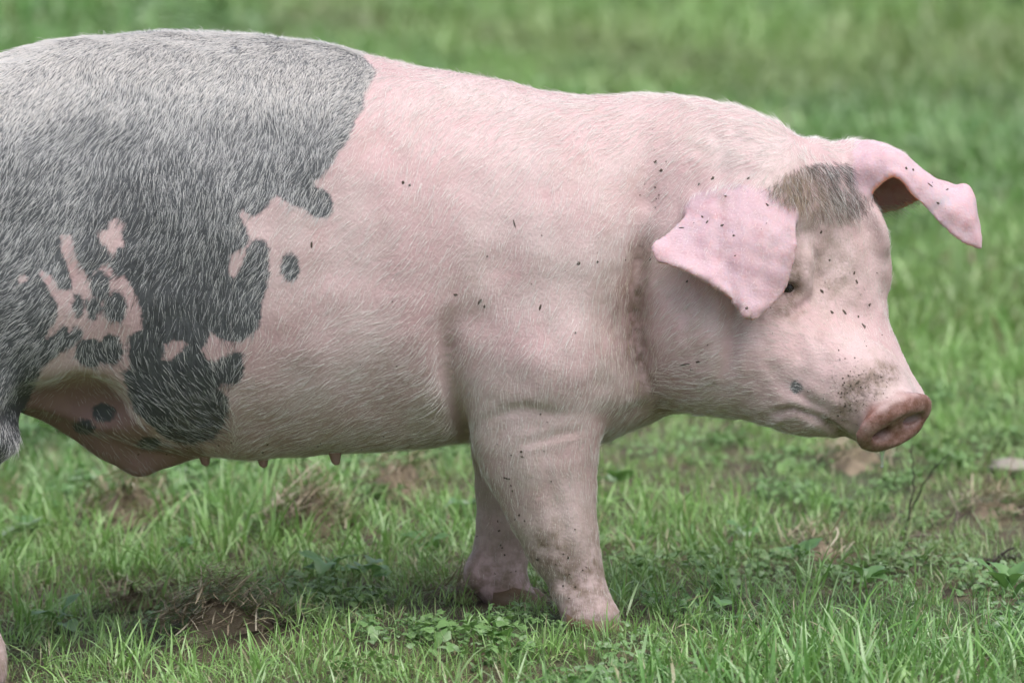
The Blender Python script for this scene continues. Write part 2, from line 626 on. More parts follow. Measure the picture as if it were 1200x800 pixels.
# legs
YN, YF = -.115, .085
near_leg = [(at(618, 455, YN), .088), (at(626, 500, YN), .081), (at(631, 530, YN), .074), (at(639, 565, YN), .0645), (at(648, 600, YN), .0545),
            (at(658, 630, YN), .0465), (at(668, 655, YN), .0395), (at(677, 680, YN), .0335), (at(684, 703, YN - .005), .0335), (at(690, 722, YN - .01), .034)]
chain(near_leg[:3], .022, .84)
chain(near_leg[2:], .010, .84)
add_ell(at(655, 628, YN - .006), (.030, .032, .046), .025)          # knee
add_ell(at(706, 719, YN - .01), (.019, .026, .014), .015)          # toe
add_ell(at(656, 690, YN - .01), (.010, .018, .014), .012)          # dew claw
far_leg = [(at(615, 455, YF), .086), (at(612, 520, YF), .068), (at(602, 570, YF), .050), (at(594, 610, YF), .040), (at(588, 640, YF), .0365),
           (at(583, 664, YF), .0365), (at(590, 686, YF - .005), .033), (at(604, 703, YF - .01), .028)]
chain(far_leg[:2], .02, .84)
chain(far_leg[1:], .006, .84)
add_ell(at(561, 672, YF - .01), (.020, .026, .024), .015)
# hind quarters and hind legs (mostly outside the frame)
add_ell(at(-90, 300, -.20), (.165, .10, .21), .09)
add_ell(at(-95, 300, .045), (.16, .10, .21), .09)
hn = [(at(-62, 428, -.205), .106), (at(-54, 468, -.21), .086), (at(-86, 524, -.21), .072), (at(-108, 600, -.21), .056), (at(-118, 640, -.21), .047),
      (at(-90, 690, -.212), .040), (at(-50, 735, -.215), .0365), (at(-30, 768, -.215), .036), (at(-25, 790, -.22), .036)]
chain(hn, .03, .85)
hf = [(at(-120, 420, .05), .115), (at(-115, 500, .05), .085), (at(-140, 570, .05), .058), (at(-150, 620, .05), .046),
      (at(-135, 690, .05), .036), (at(-118, 735, .05), .034), (at(-112, 752, .045), .034)]
chain(hf, .03, .85)
# flank fold, sheath and hind belly
add_cone(at(115, 438, -.185), at(2, 494, -.225), .026, .030, .04)
chain([(at(50, 452, -.07), .042), (at(100, 477, -.065), .038), (at(138, 508, -.06), .033), (at(165, 532, -.055), .024)], .025)
chain([(at(165, 532, -.055), .024), (at(198, 519, -.05), .026), (at(240, 506, -.04), .026)], .015)
add_ell(at(78, 488, -.245), (.085, .105, .052), .022, cut=True)     # hollow under the flank fold
# tail
tp = []
for i in range(22):
    a = i / 21.0
    tp.append((at(-243 - 40 * a, 262, -.105) + np.array([-.01 - .03 * a + .022 * math.sin(a * 9), .022 * math.cos(a * 9) - .022, -.14 * a]), .016 - .010 * a))
chain(tp, .008)


def polyline_d(px, pz, pts):
    """distance in the x-z plane to a polyline"""
    best = np.full(np.broadcast(px, pz).shape, 9.0, np.float32)
    for a, b in zip(pts[:-1], pts[1:]):
        ax, az, bx, bz = a[0], a[2], b[0], b[2]
        l2 = (bx - ax) ** 2 + (bz - az) ** 2
        t = np.clip(((px - ax) * (bx - ax) + (pz - az) * (bz - az)) / l2, 0, 1)
        best = np.minimum(best, np.hypot(px - ax - t * (bx - ax), pz - az - t * (bz - az)))
    return best


def crease(pix, y, amp, sig, side=-1):
    """push the skin in (amp > 0) or out along a line drawn on one flank"""
    pts = [at(a, b, y) for a, b in pix]
    P = np.array(pts)
    lo, hi = P.min(0) - 3 * sig, P.max(0) + 3 * sig
    s = box_idx((lo[0], -.40 if side < 0 else 0.0, lo[2]), (hi[0], 0.0 if side < 0 else .27, hi[2]))
    x, y_, z = coords(s)
    d = polyline_d(x[:, 0, :], z[:, 0, :], pts)
    # fade towards the ends
    e = np.minimum(np.hypot(x[:, 0, :] - P[0, 0], z[:, 0, :] - P[0, 2]), np.hypot(x[:, 0, :] - P[-1, 0], z[:, 0, :] - P[-1, 2]))
    w = amp * np.exp(-(d / sig) ** 2) * np.clip(e / (5 * sig), 0, 1) ** 1.5
    yc = np.clip(-(y_ + .03) / .06, 0, 1) if side < 0 else np.clip((y_ - .03) / .06, 0, 1)
    FLD[s] += (w[:, None, :] * yc).astype(np.float32)


crease([(570, 290), (545, 340), (528, 385), (526, 420), (530, 450), (540, 490), (552, 530)], -.19, .007, .028)
crease([(532, 350), (525, 390), (525, 430), (533, 470), (548, 520), (560, 560)], -.19, .012, .012)      # behind the elbow
crease([(774, 140), (764, 200), (752, 270), (746, 340), (748, 400), (758, 450), (768, 480)], -.17, .013, .022)   # neck fold
crease([(756, 250), (746, 330), (746, 390), (754, 440), (770, 485)], -.17, .016, .013)
crease([(735, 240), (722, 300), (716, 360), (722, 420), (738, 470)], -.17, .007, .030)
crease([(565, 495), (590, 482), (620, 477), (648, 484), (668, 480)], -.19, .0010, .008)      # elbow wrinkles
crease([(600, 520), (640, 512), (690, 500)], -.19, .0018, .007)
crease([(570, 350), (610, 372), (650, 350), (668, 310)], -.2, .006, .030)
crease([(700, 395), (704, 450), (698, 510)], -.19, .006, .022)
crease([(610, 120), (566, 170), (560, 260), (540, 340)], -.2, .005, .035)                    # behind the shoulder blade
crease([(660, 180), (690, 250), (690, 330)], -.2, .004, .035)
crease([(170, 200), (180, 300), (200, 400)], -.22, .008, .06)                                # flank hollow
crease([(140, 60), (120, 180), (130, 260)], -.2, .005, .06)
crease([(128, 447), (92, 432), (50, 455), (16, 505)], -.22, -.006, .016)
crease([(848, 290), (858, 350), (854, 400), (838, 450)], -.19, .005, .013)
crease([(905, 440), (940, 462), (985, 500)], -.19, .004, .010)                               # mouth corner


# ears: smooth sheets through a grid of points, given thickness
def cr(P, n):
    """Catmull-Rom through the rows of P, n samples per span"""
    P = np.concatenate([[2 * P[0] - P[1]], P, [2 * P[-1] - P[-2]]])
    out = []
    for i in range(1, len(P) - 2):
        for t in np.linspace(0, 1, n, endpoint=False):
            out.append(0.5 * (2 * P[i] + (P[i + 1] - P[i - 1]) * t + (2 * P[i - 1] - 5 * P[i] + 4 * P[i + 1] - P[i + 2]) * t * t
                              + (-P[i - 1] + 3 * P[i] - 3 * P[i + 1] + P[i + 2]) * t ** 3))
    out.append(P[-2])
    return np.array(out)


def ear_sheet(rows):
    G = np.array([[at(*p) for p in r] for r in rows])
    G = cr(G, 8)
    return cr(G.transpose(1, 0, 2), 8).transpose(1, 0, 2)


def add_ear(rows, th_base, th_edge, k):
    G = ear_sheet(rows)
    n, m = G.shape[:2]
    V = G.reshape(-1, 3)
    F = [(i * m + j, i * m + j + 1, (i + 1) * m + j + 1, (i + 1) * m + j) for i in range(n - 1) for j in range(m - 1)]
    bv = BVHTree.FromPolygons([tuple(v) for v in V], F)
    mg = th_base + k + 0.012
    s = box_idx(V.min(0) - mg, V.max(0) + mg)
    xs, ys, zs = GX[s[0]], GY[s[1]], GZ[s[2]]
    sub = FLD[s]
    base = G[0].mean(0)
    L = np.linalg.norm(V - base, axis=1).max()
    D = np.full(sub.shape, 1.0, np.float32)
    for i, a in enumerate(xs):
        for j, b in enumerate(ys):
            for l, c in enumerate(zs):
                hit = bv.find_nearest((a, b, c), mg)
                if hit[0] is not None:
                    f = min(1.0, (hit[0] - Vector(base)).length / L)
                    D[i, j, l] = hit[3] - (th_base + (th_edge - th_base) * min(1, f * 1.6))
    FLD[s] = smin(sub, D, k)
    return bv, G


NEAR_EAR = [
    [(838, 214, -.105), (852, 205, -.105), (872, 202, -.105), (890, 206, -.105), (905, 215, -.115)],
    [(820, 232, -.140), (845, 229, -.155), (872, 228, -.162), (900, 232, -.165), (924, 243, -.155)],
    [(803, 256, -.165), (835, 263, -.188), (870, 268, -.198), (902, 270, -.200), (930, 274, -.188)],
    [(778, 278, -.184), (822, 294, -.205), (860, 305, -.214), (897, 309, -.216), (927, 311, -.205)],
    [(766, 288, -.196), (814, 306, -.212), (856, 324, -.222), (889, 340, -.224), (914, 344, -.214)],
    [(770, 305, -.206), (808, 318, -.224), (852, 343, -.232), (872, 368, -.238), (888, 372, -.234)],
]
FAR_EAR = [
    [(1004, 236, -.060), (985, 205, -.055), (982, 172, -.015), (1000, 180, .030), (1010, 246, .035)],
    [(1026, 216, -.070), (1016, 188, -.060), (1022, 170, -.010), (1030, 190, .040), (1032, 246, .045)],
    [(1050, 204, -.075), (1045, 182, -.055), (1055, 182, .000), (1060, 205, .040), (1058, 240, .045)],
    [(1074, 230, -.070), (1080, 210, -.055), (1085, 206, -.005), (1085, 215, .030), (1085, 228, .035)],
    [(1100, 258, -.065), (1112, 236, -.055), (1115, 219, -.010), (1112, 222, .020), (1110, 232, .022)],
    [(1126, 281, -.060), (1136, 254, -.050), (1136, 224, -.015), (1132, 232, .005), (1130, 245, .008)],
    [(1148, 290, -.050), (1149, 283, -.045), (1147, 272, -.025), (1146, 274, -.012), (1145, 278, -.010)],
]
NE_BV, NE_G = add_ear(NEAR_EAR, .0080, .0033, .018)
FE_BV, FE_G = add_ear(FAR_EAR, .0075, .0034, .016)

# nostrils and the hollow of the disc
add_ell(dp(.034, 0, .004), (.032, .060, .030), .008, DR, cut=True)
for sgn in (-1, 1):
    add_ell(dp(.002, sgn * .0245, -.001), (.026, .0140, .0090), .006, DR, cut=True)
    add_ell(dp(-.001, sgn * .021, -.021), (.008, .018, .011), .008, DR)
# eye slit under the near ear and the far one
EYE_Y = -.19
for yy in np.arange(-.30, -.05, .001):
    q = at(925, 336, yy)
    if FLD[int(np.argmin(abs(GX - q[0]))), int(np.argmin(abs(GY - q[1]))), int(np.argmin(abs(GZ - q[2])))] < 0 and yy > -.222:
        EYE_Y = yy
        break
E_NEAR = at(922, 337, EYE_Y)
add_ell(at(945, 322, EYE_Y + .006), (.012, .013, .030), .014)        # fold of skin in front of the eye
add_ell(at(921, 321, EYE_Y + .003), (.022, .012, .011), .010)        # upper lid
add_ell(at(919, 354, EYE_Y + .005), (.022, .010, .010), .010)        # lower lid
add_ell(E_NEAR + np.array([-.002, -.004, 0]), (.014, .012, .0048), .004, cut=True)
add_ell(hp(-.004, .083, -.038), (.017, .014, .010), .012, HR, cut=True)


# ------------------------------------------------------------------ surface nets
def surface_nets():
    nx, ny, nz = FLD.shape
    S = FLD < 0
    c = np.zeros((nx - 1, ny - 1, nz - 1), np.int8)
    offs = [(i, j, k) for i in (0, 1) for j in (0, 1) for k in (0, 1)]
    for i, j, k in offs:
        c += S[i:nx - 1 + i, j:ny - 1 + j, k:nz - 1 + k]
    act = np.argwhere((c > 0) & (c < 8))
    idx = np.full(c.shape, -1, np.int32)
    idx[tuple(act.T)] = np.arange(len(act))
    val = np.stack([FLD[act[:, 0] + o[0], act[:, 1] + o[1], act[:, 2] + o[2]] for o in offs], 1)
    pos = np.stack([np.stack([GX[act[:, 0] + o[0]], GY[act[:, 1] + o[1]], GZ[act[:, 2] + o[2]]], 1) for o in offs], 1)
    acc = np.zeros((len(act), 3))
    cnt = np.zeros(len(act))
    for a in range(8):
        for b in range(a + 1, 8):
            if sum(abs(offs[a][m] - offs[b][m]) for m in range(3)) != 1:
                continue
            va, vb = val[:, a], val[:, b]
            cr_ = (va < 0) != (vb < 0)
            t = np.where(cr_, va / np.where(cr_, va - vb, 1), 0)
            acc += np.where(cr_[:, None], pos[:, a] + t[:, None] * (pos[:, b] - pos[:, a]), 0)
            cnt += cr_
    V = acc / cnt[:, None]
    Q = []
    for ax in range(3):
        o = [0, 0, 0]
        o[ax] = 1
        A = S[:nx - o[0], :ny - o[1], :nz - o[2]]
        B = S[o[0]:, o[1]:, o[2]:]
        e = np.argwhere(A != B)
        b1, b2 = [(1, 2), (2, 0), (0, 1)][ax]
        ok = (e[:, b1] > 0) & (e[:, b2] > 0) & (e[:, b1] < FLD.shape[b1] - 1) & (e[:, b2] < FLD.shape[b2] - 1)
        e = e[ok]

        def cell(d1, d2):
            q = e.copy()
            q[:, b1] -= d1
            q[:, b2] -= d2
            return idx[q[:, 0], q[:, 1], q[:, 2]]
        q = np.stack([cell(1, 1), cell(0, 1), cell(0, 0), cell(1, 0)], 1)
        flip = ~A[e[:, 0], e[:, 1], e[:, 2]]
        q[flip] = q[flip][:, ::-1]
        Q.append(q)
    return V, np.concatenate(Q)


PV, PF = surface_nets()


def keep_largest(V, F):
    lab = np.arange(len(V))
    while True:
        m = lab[F].min(1)
        new = lab.copy()
        for j in range(4):
            np.minimum.at(new, F[:, j], m)
        new = new[new]
        if (new == lab).all():
            break
        lab = new
    root = np.bincount(lab).argmax()
    keep = lab == root
    mp = np.cumsum(keep) - 1
    return V[keep], mp[F[keep[F[:, 0]]]]


PV, PF = keep_largest(PV, PF)


def smooth(V, F, it, lam):
    e = np.concatenate([F[:, [i, (i + 1) % 4]] for i in range(4)])
    n = len(V)
    deg = np.bincount(e[:, 0], minlength=n) + np.bincount(e[:, 1], minlength=n)
    for i in range(it):
        l = lam if i % 2 == 0 else -lam * 1.04
        A = np.stack([np.bincount(e[:, 0], V[e[:, 1], k], n) + np.bincount(e[:, 1], V[e[:, 0], k], n) for k in range(3)], 1) / deg[:, None]
        V = V + l * (A - V)
    return V


PV = smooth(PV, PF, 8, 0.55)


def vnormals(V, F):
    n = np.cross(V[F[:, 2]] - V[F[:, 0]], V[F[:, 3]] - V[F[:, 1]])
    N = np.stack([sum(np.bincount(F[:, j], n[:, k], len(V)) for j in range(4)) for k in range(3)], 1)
    return N / (np.linalg.norm(N, axis=1)[:, None] + 1e-12)


PN = vnormals(PV, PF)


def dent(pix, amp, sig, ridge=.35):
    """a fine fold along a line on the near side (amp < 0 raises a ridge)"""
    P = np.array(pix, float)
    q = PV - CAM
    dep = q[:, 1] * _cp - q[:, 2] * _sp
    X_ = 600 + FPX * q[:, 0] / dep
    Y__ = 400 - FPX * (q[:, 1] * _sp + q[:, 2] * _cp) / dep
    d = np.full(len(PV), 1e9)
    e = np.minimum(np.hypot(X_ - P[0, 0], Y__ - P[0, 1]), np.hypot(X_ - P[-1, 0], Y__ - P[-1, 1]))
    for a, b in zip(P[:-1], P[1:]):
        w = b - a
        t = np.clip(((X_ - a[0]) * w[0] + (Y__ - a[1]) * w[1]) / (w @ w), 0, 1)
        d = np.minimum(d, np.hypot(X_ - a[0] - t * w[0], Y__ - a[1] - t * w[1]))
    f = -amp * (np.exp(-(d / sig) ** 2) - ridge * np.exp(-((d - 2 * sig) / sig) ** 2)) * np.clip(e / (4 * sig), 0, 1)
    return f * (PN[:, 1] < .1) * (PV[:, 1] < .0)


lump = .0024 * noise3(PV, 51, 20, 3.5, 8.0) + .0008 * noise3(PV, 52, 24, 10, 24)
hd_ = np.clip((PV[:, 0] - .18) / .06, 0, 1)
lump = lump * (1 - .55 * hd_) + hd_ * .0008 * noise3(PV, 53, 24, 22, 46)
snd = np.linalg.norm(PV - DC, axis=1)
lump = lump * np.clip((snd - .04) / .05, 0, 1)
for dd in ([(560, 497), (588, 483), (618, 477), (648, 485), (672, 482)], .0014, 5), ([(580, 470), (612, 462), (650, 470)], -.0018, 12), \
        ([(600, 523), (640, 514), (690, 503)], .0013, 4), ([(640, 125), (604, 200), (590, 290), (560, 350)], .003, 22), ([(668, 150), (690, 240), (684, 330)], -.003, 26), \
        ([(716, 300), (708, 370), (716, 440)], .003, 12), ([(733, 320), (726, 390), (736, 455)], .0024, 6), ([(772, 470), (745, 478), (720, 492)], .003, 6), \
        ([(846, 300), (860, 350), (858, 410), (846, 455)], .0042, 8), ([(800, 330), (806, 390), (796, 440)], .0018, 9), \
        ([(895, 372), (925, 372), (948, 352), (956, 325), (950, 300)], .0042, 6), ([(905, 384), (938, 382), (966, 356)], .0026, 5), ([(930, 292), (948, 290), (962, 306)], -.0034, 9), \
        ([(940, 372), (975, 398), (1010, 425)], -.0040, 16), ([(1003, 448), (990, 466), (984, 492)], .0022, 6), ([(982, 430), (968, 458), (966, 486)], .0016, 6), \
        ([(1018, 452), (1038, 446), (1062, 452)], .0018, 5), ([(900, 486), (930, 478), (965, 492), (1003, 520)], .0050, 4), ([(905, 440), (935, 456), (955, 480)], .002, 7), \
        ([(690, 520), (692, 590), (696, 650)], .0022, 8), ([(640, 560), (662, 625), (668, 680)], .0018, 8), ([(600, 400), (640, 392), (672, 410)], .0025, 14), \
        ([(545, 400), (560, 440), (580, 470)], -.004, 16), ([(300, 120), (310, 220), (340, 330)], .002, 26), ([(380, 150), (392, 260), (420, 380)], .002, 26), \
        ([(840, 215), (846, 260), (840, 310)], .0010, 6), ([(868, 205), (872, 270), (868, 340)], -.0012, 9), ([(896, 210), (906, 270), (890, 345)], .0010, 7), ([(810, 285), (850, 305), (885, 350)], .0008, 5):
    lump = lump + dent(*dd)
PV = PV + PN * lump[:, None]
PN = vnormals(PV, PF)
print('pig verts', len(PV), 'faces', len(PF))
# ------------------------------------------------------------------ coat pattern and wear, as fields over the skin
def to_pic(V, mirror=True):
    """side view coordinates of skin points (the far flank mirrors the near one)"""
    y = V[:, 1].copy()
    if mirror:
        yc = pchip(tx, [a[4] for a in TR], V[:, 0])
        y = np.where(V[:, 0] < .16, yc - np.abs(y - yc), y)
    q = np.stack([V[:, 0], y, V[:, 2]], 1) - CAM
    dep = q[:, 1] * _cp - q[:, 2] * _sp
    up = q[:, 1] * _sp + q[:, 2] * _cp
    return np.stack([600 + FPX * q[:, 0] / dep, 400 - FPX * up / dep], 1)


def poly_sdf(P, poly):
    poly = np.asarray(poly, float)
    d = np.full(len(P), 1e9)
    ins = np.zeros(len(P), bool)
    for a, b in zip(poly, np.roll(poly, -1, 0)):
        e, w = b - a, P - a
        t = np.clip((w @ e) / (e @ e), 0, 1)
        d = np.minimum(d, ((w - t[:, None] * e) ** 2).sum(1))
        c = ((a[1] > P[:, 1]) != (b[1] > P[:, 1]))
        xx = a[0] + (P[:, 1] - a[1]) * e[0] / (e[1] if abs(e[1]) > 1e-9 else 1e-9)
        ins ^= c & (P[:, 0] < xx)
    d = np.sqrt(d)
    return np.where(ins, -d, d)


def spot_sdf(P, cx, cy, rx, ry):
    k = np.sqrt(((P[:, 0] - cx) / rx) ** 2 + ((P[:, 1] - cy) / ry) ** 2)
    return (k - 1) * min(rx, ry)


def r3(L):
    return [(x / 2.353, 230 + y / 2.353) for x, y in L]


GREY = [(-500, -200), (418, -40), (418, 50), (426, 64), (441, 82), (435, 97), (427, 110), (424, 129), (414, 149), (403, 170), (390, 191), (379, 207),
        (367, 217), (382, 224), (391, 237), (388, 252), (379, 260), (366, 256), (356, 245), (343, 243), (332, 234), (321, 230), (315, 241),
        (304, 252), (296, 254), (285, 247), (279, 251), (287, 264), (292, 279), (288, 288), (281, 293), (270, 299), (267, 316), (274, 327),
        (281, 311), (287, 294), (294, 283), (306, 281), (315, 292), (314, 311), (312, 336), (305, 357), (306, 379), (297, 394), (285, 398),
        (272, 402), (259, 400), (246, 389), (242, 400), (236, 411), (244, 421), (255, 423), (272, 411), (285, 415), (288, 430), (283, 445),
        (272, 450), (259, 449), (255, 455), (268, 466), (270, 481), (261, 498), (251, 515), (229, 523), (208, 519), (191, 510), (170, 498),
        (157, 481), (149, 455), (140, 436), (88, 428), (60, 448), (37, 488), (24, 520), (34, 570), (0, 1000), (-500, 1000)]
PINK = [r3([(172, 112), (195, 108), (200, 150), (215, 195), (240, 225), (246, 262), (262, 212), (290, 188), (305, 200), (310, 230), (340, 222),
            (360, 250), (382, 300), (388, 360), (350, 385), (350, 440), (357, 467), (322, 492), (270, 474), (212, 476), (165, 500), (118, 590), (90, 640),
            (58, 628), (84, 566), (118, 478), (175, 432), (216, 408), (200, 372), (170, 356), (148, 372), (130, 388), (145, 358), (165, 330), (160, 290), (135, 250),
            (112, 210), (135, 220), (165, 262), (200, 262), (205, 230), (185, 180), (172, 130)]),
        r3([(275, 103), (300, 95), (306, 72), (326, 64), (340, 80), (330, 105), (340, 132), (318, 142), (306, 166), (300, 138), (280, 124)]),
        r3([(455, 447), (460, 410), (480, 402), (512, 408), (490, 430), (470, 447)]),
        r3([(50, 228), (62, 220), (72, 226), (60, 236)])]
SPOTS = [(r3([(216, 300)])[0], 7, 14), (r3([(276, 250)])[0], 12, 20), (r3([(258, 310)])[0], 8, 14), (r3([(318, 306)])[0], 14, 19),
         (r3([(248, 432)])[0], 18, 17), (r3([(306, 424)])[0], 14, 19), (r3([(176, 380)])[0], 7, 11), (r3([(212, 384)])[0], 7, 11),
         ((340, 313.5), 11.5, 16.5), ((121, 483), 14, 11), ((99, 500), 13, 9), ((175, 520), 14, 8), ((933, 453), 7, 8)]

PP = to_pic(PV)
patch = poly_sdf(PP, GREY)
patch = patch + 5.0 * noise3(PV, 3, 20, 12, 30) * np.clip((np.abs(patch) < 14), 0, 1) * .35
for q in PINK:
    patch = np.maximum(patch, 1.8 - poly_sdf(PP, q))
for (c, a, b) in SPOTS:
    patch = np.minimum(patch, spot_sdf(PP, c[0], c[1], a, b))
patch = np.where((PV[:, 1] > .02) & (PV[:, 0] > .2), 20, patch)
patch = np.where(PP[:, 1] > 650, 20, patch)
patch = np.clip(patch, -20, 20)

pic = to_pic(PV, False)
X, Y = pic[:, 0], pic[:, 1]
nearside = PV[:, 1] < np.where(PV[:, 0] < .16, pchip(tx, [a[4] for a in TR], PV[:, 0]), .03)


def near_bv(bv, V, lim):
    lo = np.array([1e9] * 3)
    out = np.full(len(V), 9.0)
    for i in np.nonzero(V[:, 0] > .15)[0]:
        h = bv.find_nearest(V[i], lim)
        if h[0] is not None:
            out[i] = h[3]
    return out


dne = near_bv(NE_BV, PV, .02)
dfe = near_bv(FE_BV, PV, .02)
gn = np.clip((Y - 205) / 12, 0, 1)
ear = np.clip((.0125 - np.minimum(np.where(dne < .011, dne, 9) + (1 - gn) * .01, np.where(X > 1000, dfe, 9))) / .004, 0, 1)
inner = ear * ((dfe < .012) & (PN[:, 2] < -.3) & (X > 1005) & (X < 1082)) + ear * ((dne < .012) & (PN[:, 1] > .4))
inner = np.clip(inner, 0, 1) * .8
# disc of the snout
dl = (PV - DC) @ DR.T
snout = np.clip((dl[:, 0] + .018 + .008 * noise3(PV, 5, 16, 15, 45)) / .015, 0, 1) * (np.abs(dl[:, 1]) < .075) * (np.abs(dl[:, 2]) < .06) * (dl[:, 0] < .04)


def blob(cx, cy, rx, ry, a=1.0):
    return a * np.exp(-((X - cx) / rx) ** 2 - ((Y - cy) / ry) ** 2) * nearside


def line(pts, sig, a=1.0):
    d = np.full(len(PV), 1e9)
    P = np.stack([X, Y], 1)
    for p, q in zip(pts[:-1], pts[1:]):
        p, q = np.array(p, float), np.array(q, float)
        t = np.clip(((P - p) @ (q - p)) / ((q - p) @ (q - p)), 0, 1)
        d = np.minimum(d, np.hypot(*(P - p - t[:, None] * (q - p)).T))
    return a * np.exp(-(d / sig) ** 2) * nearside


face = (X > 860) & (Y > 190)
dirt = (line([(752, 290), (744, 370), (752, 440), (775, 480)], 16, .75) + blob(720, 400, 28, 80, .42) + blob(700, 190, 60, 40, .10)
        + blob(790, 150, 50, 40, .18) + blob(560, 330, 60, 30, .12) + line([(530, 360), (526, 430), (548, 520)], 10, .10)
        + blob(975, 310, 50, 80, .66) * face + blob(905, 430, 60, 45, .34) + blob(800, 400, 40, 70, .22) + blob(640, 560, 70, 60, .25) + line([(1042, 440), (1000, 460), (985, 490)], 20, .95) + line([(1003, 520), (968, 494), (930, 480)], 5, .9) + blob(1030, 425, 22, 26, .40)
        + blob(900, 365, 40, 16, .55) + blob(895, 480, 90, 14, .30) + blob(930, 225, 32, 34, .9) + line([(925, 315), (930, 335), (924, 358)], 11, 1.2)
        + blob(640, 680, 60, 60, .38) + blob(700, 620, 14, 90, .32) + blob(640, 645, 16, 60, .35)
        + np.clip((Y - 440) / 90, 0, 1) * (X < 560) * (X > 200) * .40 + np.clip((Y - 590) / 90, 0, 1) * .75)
dirt = np.where(nearside, dirt, .25 + np.clip((Y - 590) / 90, 0, 1) * .75)
dirt = np.clip(dirt, 0, 1) * (1 - .8 * ear)
dirt = np.clip(dirt + ear * (blob(848, 232, 9, 20, .55) + blob(898, 292, 24, 26, .30) + line([(772, 306), (810, 320), (852, 346), (886, 374)], 5, .6) + line([(928, 270), (924, 320), (890, 372)], 5, .35) + blob(910, 225, 14, 10, .35)), 0, 1)
speck = (.02 + blob(1000, 450, 50, 40, .45) + line([(1045, 445), (1000, 465), (990, 500)], 26, .42) + blob(985, 320, 50, 90, .34)
         + blob(860, 270, 70, 70, .26) + blob(770, 210, 20, 50, .26) + blob(700, 300, 70, 60, .20) + blob(600, 270, 120, 120, .10)
         + blob(600, 650, 60, 60, .24) + blob(640, 520, 60, 60, .14) + blob(1110, 240, 40, 40, .25) + blob(560, 350, 30, 20, .2)
         + blob(350, 520, 250, 20, .22) + blob(820, 430, 60, 40, .16))
speck = np.clip(speck, 0, .9) * (1 - snout * .6)
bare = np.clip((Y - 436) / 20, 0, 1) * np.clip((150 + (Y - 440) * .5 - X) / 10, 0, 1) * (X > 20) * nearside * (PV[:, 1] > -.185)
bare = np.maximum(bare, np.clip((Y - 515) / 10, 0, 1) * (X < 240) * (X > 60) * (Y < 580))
FLECK = [(835, 209, 4, 2.4), (819, 216, 2.2, 2.8), (877, 209, 3.5, 2), (899, 240, 3.6, 2.8), (860, 276, 2.5, 2), (823, 254, 4, 1.5),
         (829, 260, 1.6, 3.5), (799, 267, 4, 1.3), (846, 264, 3, 1.6), (850, 230, 2.4, 1.8), (875, 361, 3, 2), (762, 303, 2, 3),
         (963, 341, 2, 4), (1001, 320, 1.8, 4), (1004, 330, 2.6, 4), (990, 366, 3, 5), (975, 366, 2.4, 4), (1013, 383, 3.5, 6), (1019, 357, 2.2, 3.5),
         (962, 272, 2, 3), (972, 305, 1.8, 2.6), (1006, 371, 2, 3), (805, 330, 2.4, 2), (803, 427, 12, 1.4), (818, 424, 4, 1.6),
         (472, 214, 2.6, 3), (480, 217, 2.2, 2.6), (562, 354, 2.4, 4.5), (568, 359, 2, 3), (603, 262, 1.6, 7), (534, 345, 4, 2), (365, 287, 1.8, 7),
         (768, 190, 2.6, 3), (775, 200, 3, 2), (678, 309, 3, 3), (700, 307, 3, 2.2), (633, 360, 1.8, 7), (594, 560, 8, 1.6), (1062, 197, 2.2, 3),
         (1070, 199, 3, 2), (1090, 217, 7, 1.2), (1110, 222, 5, 1.2), (1099, 238, 3, 2), (1147, 292, 5, 2), (630, 655, 3, 3), (612, 535, 5, 1.3)]
tuft = np.clip(1.15 - (((X - 966) / 62) ** 2 + ((Y - 222) / 33) ** 2), 0, 1) * (1 - ear) * (PV[:, 1] < .06)
tuft = np.clip(tuft * 2.0 + .25 * noise3(PV, 9, 16, 20, 50) * (tuft > 0), 0, 1)

# ------------------------------------------------------------------ pig object
pig = bpy.data.objects.new('pig', None)
COL.objects.link(pig)
PO = np.array([-.3, -.03, 0.0])
pig.location = PO
pig['label'] = 'pink pig with grey patches on its rump, standing side-on in the grass'
pig['category'] = 'pig'
bpy.context.view_layer.update()


def child(me, name, mat, parent=pig):
    o = bpy.data.objects.new(name, me)
    COL.objects.link(o)
    if mat:
        me.materials.append(mat)
    o.parent = parent
    o.matrix_parent_inverse = pig.matrix_basis.inverted()
    return o


me = fast_mesh('body', PV, PF)
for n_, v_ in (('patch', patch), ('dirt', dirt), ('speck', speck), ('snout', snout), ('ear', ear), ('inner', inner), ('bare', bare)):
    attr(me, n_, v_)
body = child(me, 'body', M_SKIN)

# hooves: two claws each
def claw(c, yaw, L, W, H, side):
    prof = [(-.45, .45, .9), (-.1, .5, 1.0), (.25, .45, .8), (.5, .12, .35)]
    V, F = [], []
    for (u_, hw, hh) in prof:
        for (a, b) in [(-1, 0), (1, 0), (.8, .7), (.3, 1), (-.3, 1), (-.8, .7)]:
            x, y, z = u_ * L, a * hw * W + side * W * .55, b * hh * H
            V.append((c[0] + x * math.cos(yaw) - y * math.sin(yaw), c[1] + x * math.sin(yaw) + y * math.cos(yaw), c[2] + z))
    for i in range(3):
        for j in range(6):
            F.append((i * 6 + j, i * 6 + (j + 1) % 6, i * 6 + 6 + (j + 1) % 6, i * 6 + 6 + j))
    F += [tuple(range(5, -1, -1)), tuple(range(18, 24))]
    return V, F


for foot, yaw in ((near_leg[-1][0], -.12), (far_leg[-1][0], -.15), (hn[-1][0], -.05), (hf[-1][0], .05)):
    V, F = [], []
    gz = float(ground_z(foot[0], foot[1])) - .012
    for sd_ in (-1, 1):
        a, b = claw((foot[0] + .008, foot[1], gz), yaw, .075, .034, max(.035, foot[2] - gz), sd_)
        F += [tuple(i + len(V) for i in f) for f in b]
        V += a
    h = mesh_obj('hoof', V, F, M_HORN, pig)

